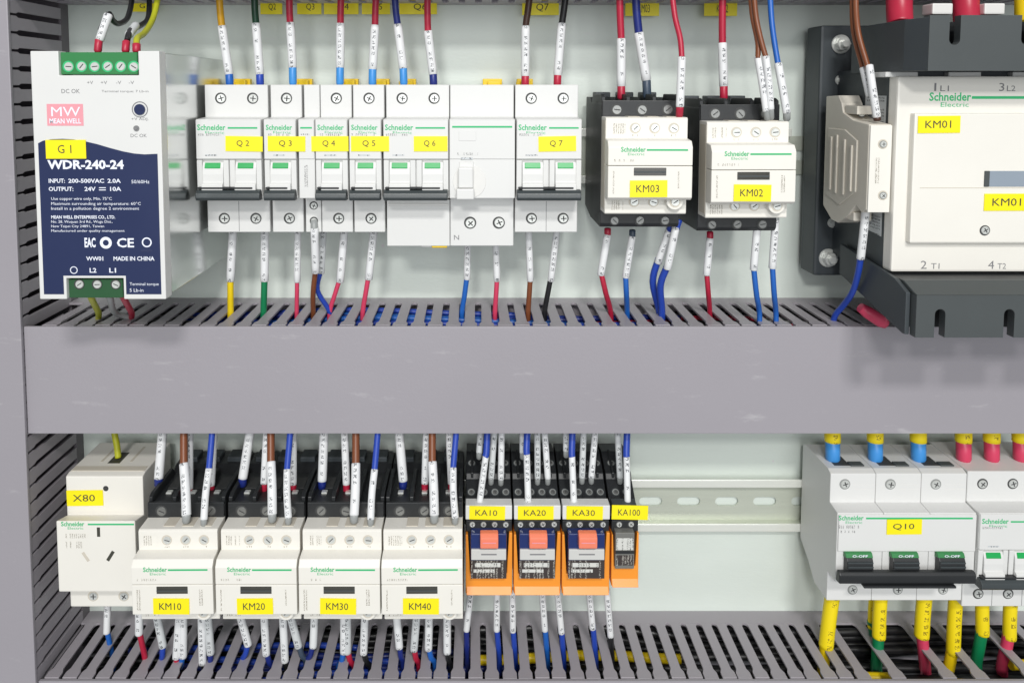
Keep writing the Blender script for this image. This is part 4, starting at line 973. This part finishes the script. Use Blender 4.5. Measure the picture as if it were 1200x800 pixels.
# wires lying in the ducts; black ones are added to darken the slots
random.seed(3)
def runner(lbl, colr, zc, dd, x0, x1, r, group):
    pts = []; n = 36
    ph, ph2 = random.uniform(0, 6), random.uniform(0, 6)
    for i in range(n+1):
        x = x0+(x1-x0)*i/n
        pts.append(Vector((x, -(dd+2.2*math.sin(x*.021+ph)+1.2*math.sin(x*.055+ph2)), zc+1.6*math.sin(x*.03+ph2))))
    mb = MB().tube(pts, r, 8)
    solo('wire', mb, 'wire_'+colr, lbl, 'wire', 0, True, group)
G_ = 'wires lying in the middle duct'
blues = ('royal blue', 'blue', 'royal blue', 'dark blue')
for i in range(11):
    c_ = blues[i % 4]
    runner('%s wire lying lengthwise in the duct between the rows' % c_, c_, UZT-5.5-(i*7 % 5)*.9, 15+i*3.7, XX(215+(i*37 % 110), 370, 30), XX(640+(i*53 % 160), 370, 30), 1.8, G_)
for i in range(8):
    runner('black wire lying lengthwise in the duct between the rows', 'black', UZT-14-(i % 3)*1.5, 15+i*5.6, XX(60+(i*17 % 50), 370, 30), XX(1010, 370, 30), 2.6, G_)
for i in range(5):
    runner('black wire lying lengthwise in the duct between the rows', 'black', UZT-6.5-(i % 2)*3, 14+i*9.5, XX(62+i*5, 370, 30), XX(230+i*9, 370, 30), 2.4, G_)
    runner('black wire lying lengthwise in the duct between the rows', 'black', UZT-7-(i % 2)*3, 13.5+i*9.5, XX(780+i*12, 370, 30), XX(1030, 370, 30), 2.4, G_)
for i in range(3):
    runner('red wire lying lengthwise in the duct between the rows', 'red', UZT-7.5-i, 24+i*11, XX(600+i*30, 370, 30), XX(900+i*40, 370, 30), 1.5, G_)
for i, (c_, dd, dz_, a, b) in enumerate((('yellow', 26, 13, 555, 800), ('yellow', 50, 13, 835, 985), ('yellow', 46, 11, 996, 1042), ('yellow', 47, 13, 1088, 1112), ('yellow', 36, 11, 1176, 1260))):
    runner('%s cable lying lengthwise in the bottom duct' % c_, c_, LZT-dz_, dd, XX(a, 770, 30), XX(b, 770, 30), 3.0, 'cables lying in the bottom duct')
for i in range(6):  # added black fill that darkens the bottom duct near its back
    runner('black cable lying lengthwise in the bottom duct', 'black', LZT-6-(i//2)*5.2, 6.5+(i % 2)*5.2+(i//2)*1.0, XX(60+i*7, 770, 30), XX(1260, 770, 30), 2.5, 'cables lying in the bottom duct')
for i in range(10):
    runner('black cable lying lengthwise in the bottom duct', 'black', LZT-21-(i % 3)*2.5, 11+i*4.9, XX(60+(i*13 % 40), 770, 30), XX(1260, 770, 30), 3.1, 'cables lying in the bottom duct')
for i in range(3):
    runner('royal blue cable lying lengthwise in the bottom duct', 'royal blue', LZT-9-i*1.5, 22+i*11, XX(180+i*40, 770, 30), XX(420+i*60, 770, 30), 1.8, 'cables lying in the bottom duct')
for i in range(3):
    runner('dark blue cable lying lengthwise in the bottom duct', 'dark blue', LZT-15-i, 18+i*12, XX(140+i*60, 770, 30), XX(560+i*50, 770, 30), 2.0, 'cables lying in the bottom duct')

# ------------------------------------------------------------------ yellow name plates under the top duct
for s, a, b, y0, y1 in (('G1', 152, 182, -3, 14), ('Q2', 305, 330.5, -3, 17), ('Q3', 348, 376.5, -3, 17), ('Q4', 379.5, 420, -3, 17), ('Q5', 424, 457, -3, 17), ('Q6', 468, 512, -3, 17), ('Q7', 612, 655, -3, 18), ('KM03', 733, 772.5, -2, 19), ('KM02', 825.5, 864, -2, 19)):
    o = solo('name_plate', MB().pbox(a, y0, b, y1, 9.4, 8.6), 'yellow', 'yellow name plate marked %s stuck under the top duct' % s, 'name plate', .1)
    txt(o, s, a+(b-a)*.38, y0+7.5, a+(b-a)*.72, y1-4, 9.5, 'dark_print', 0)
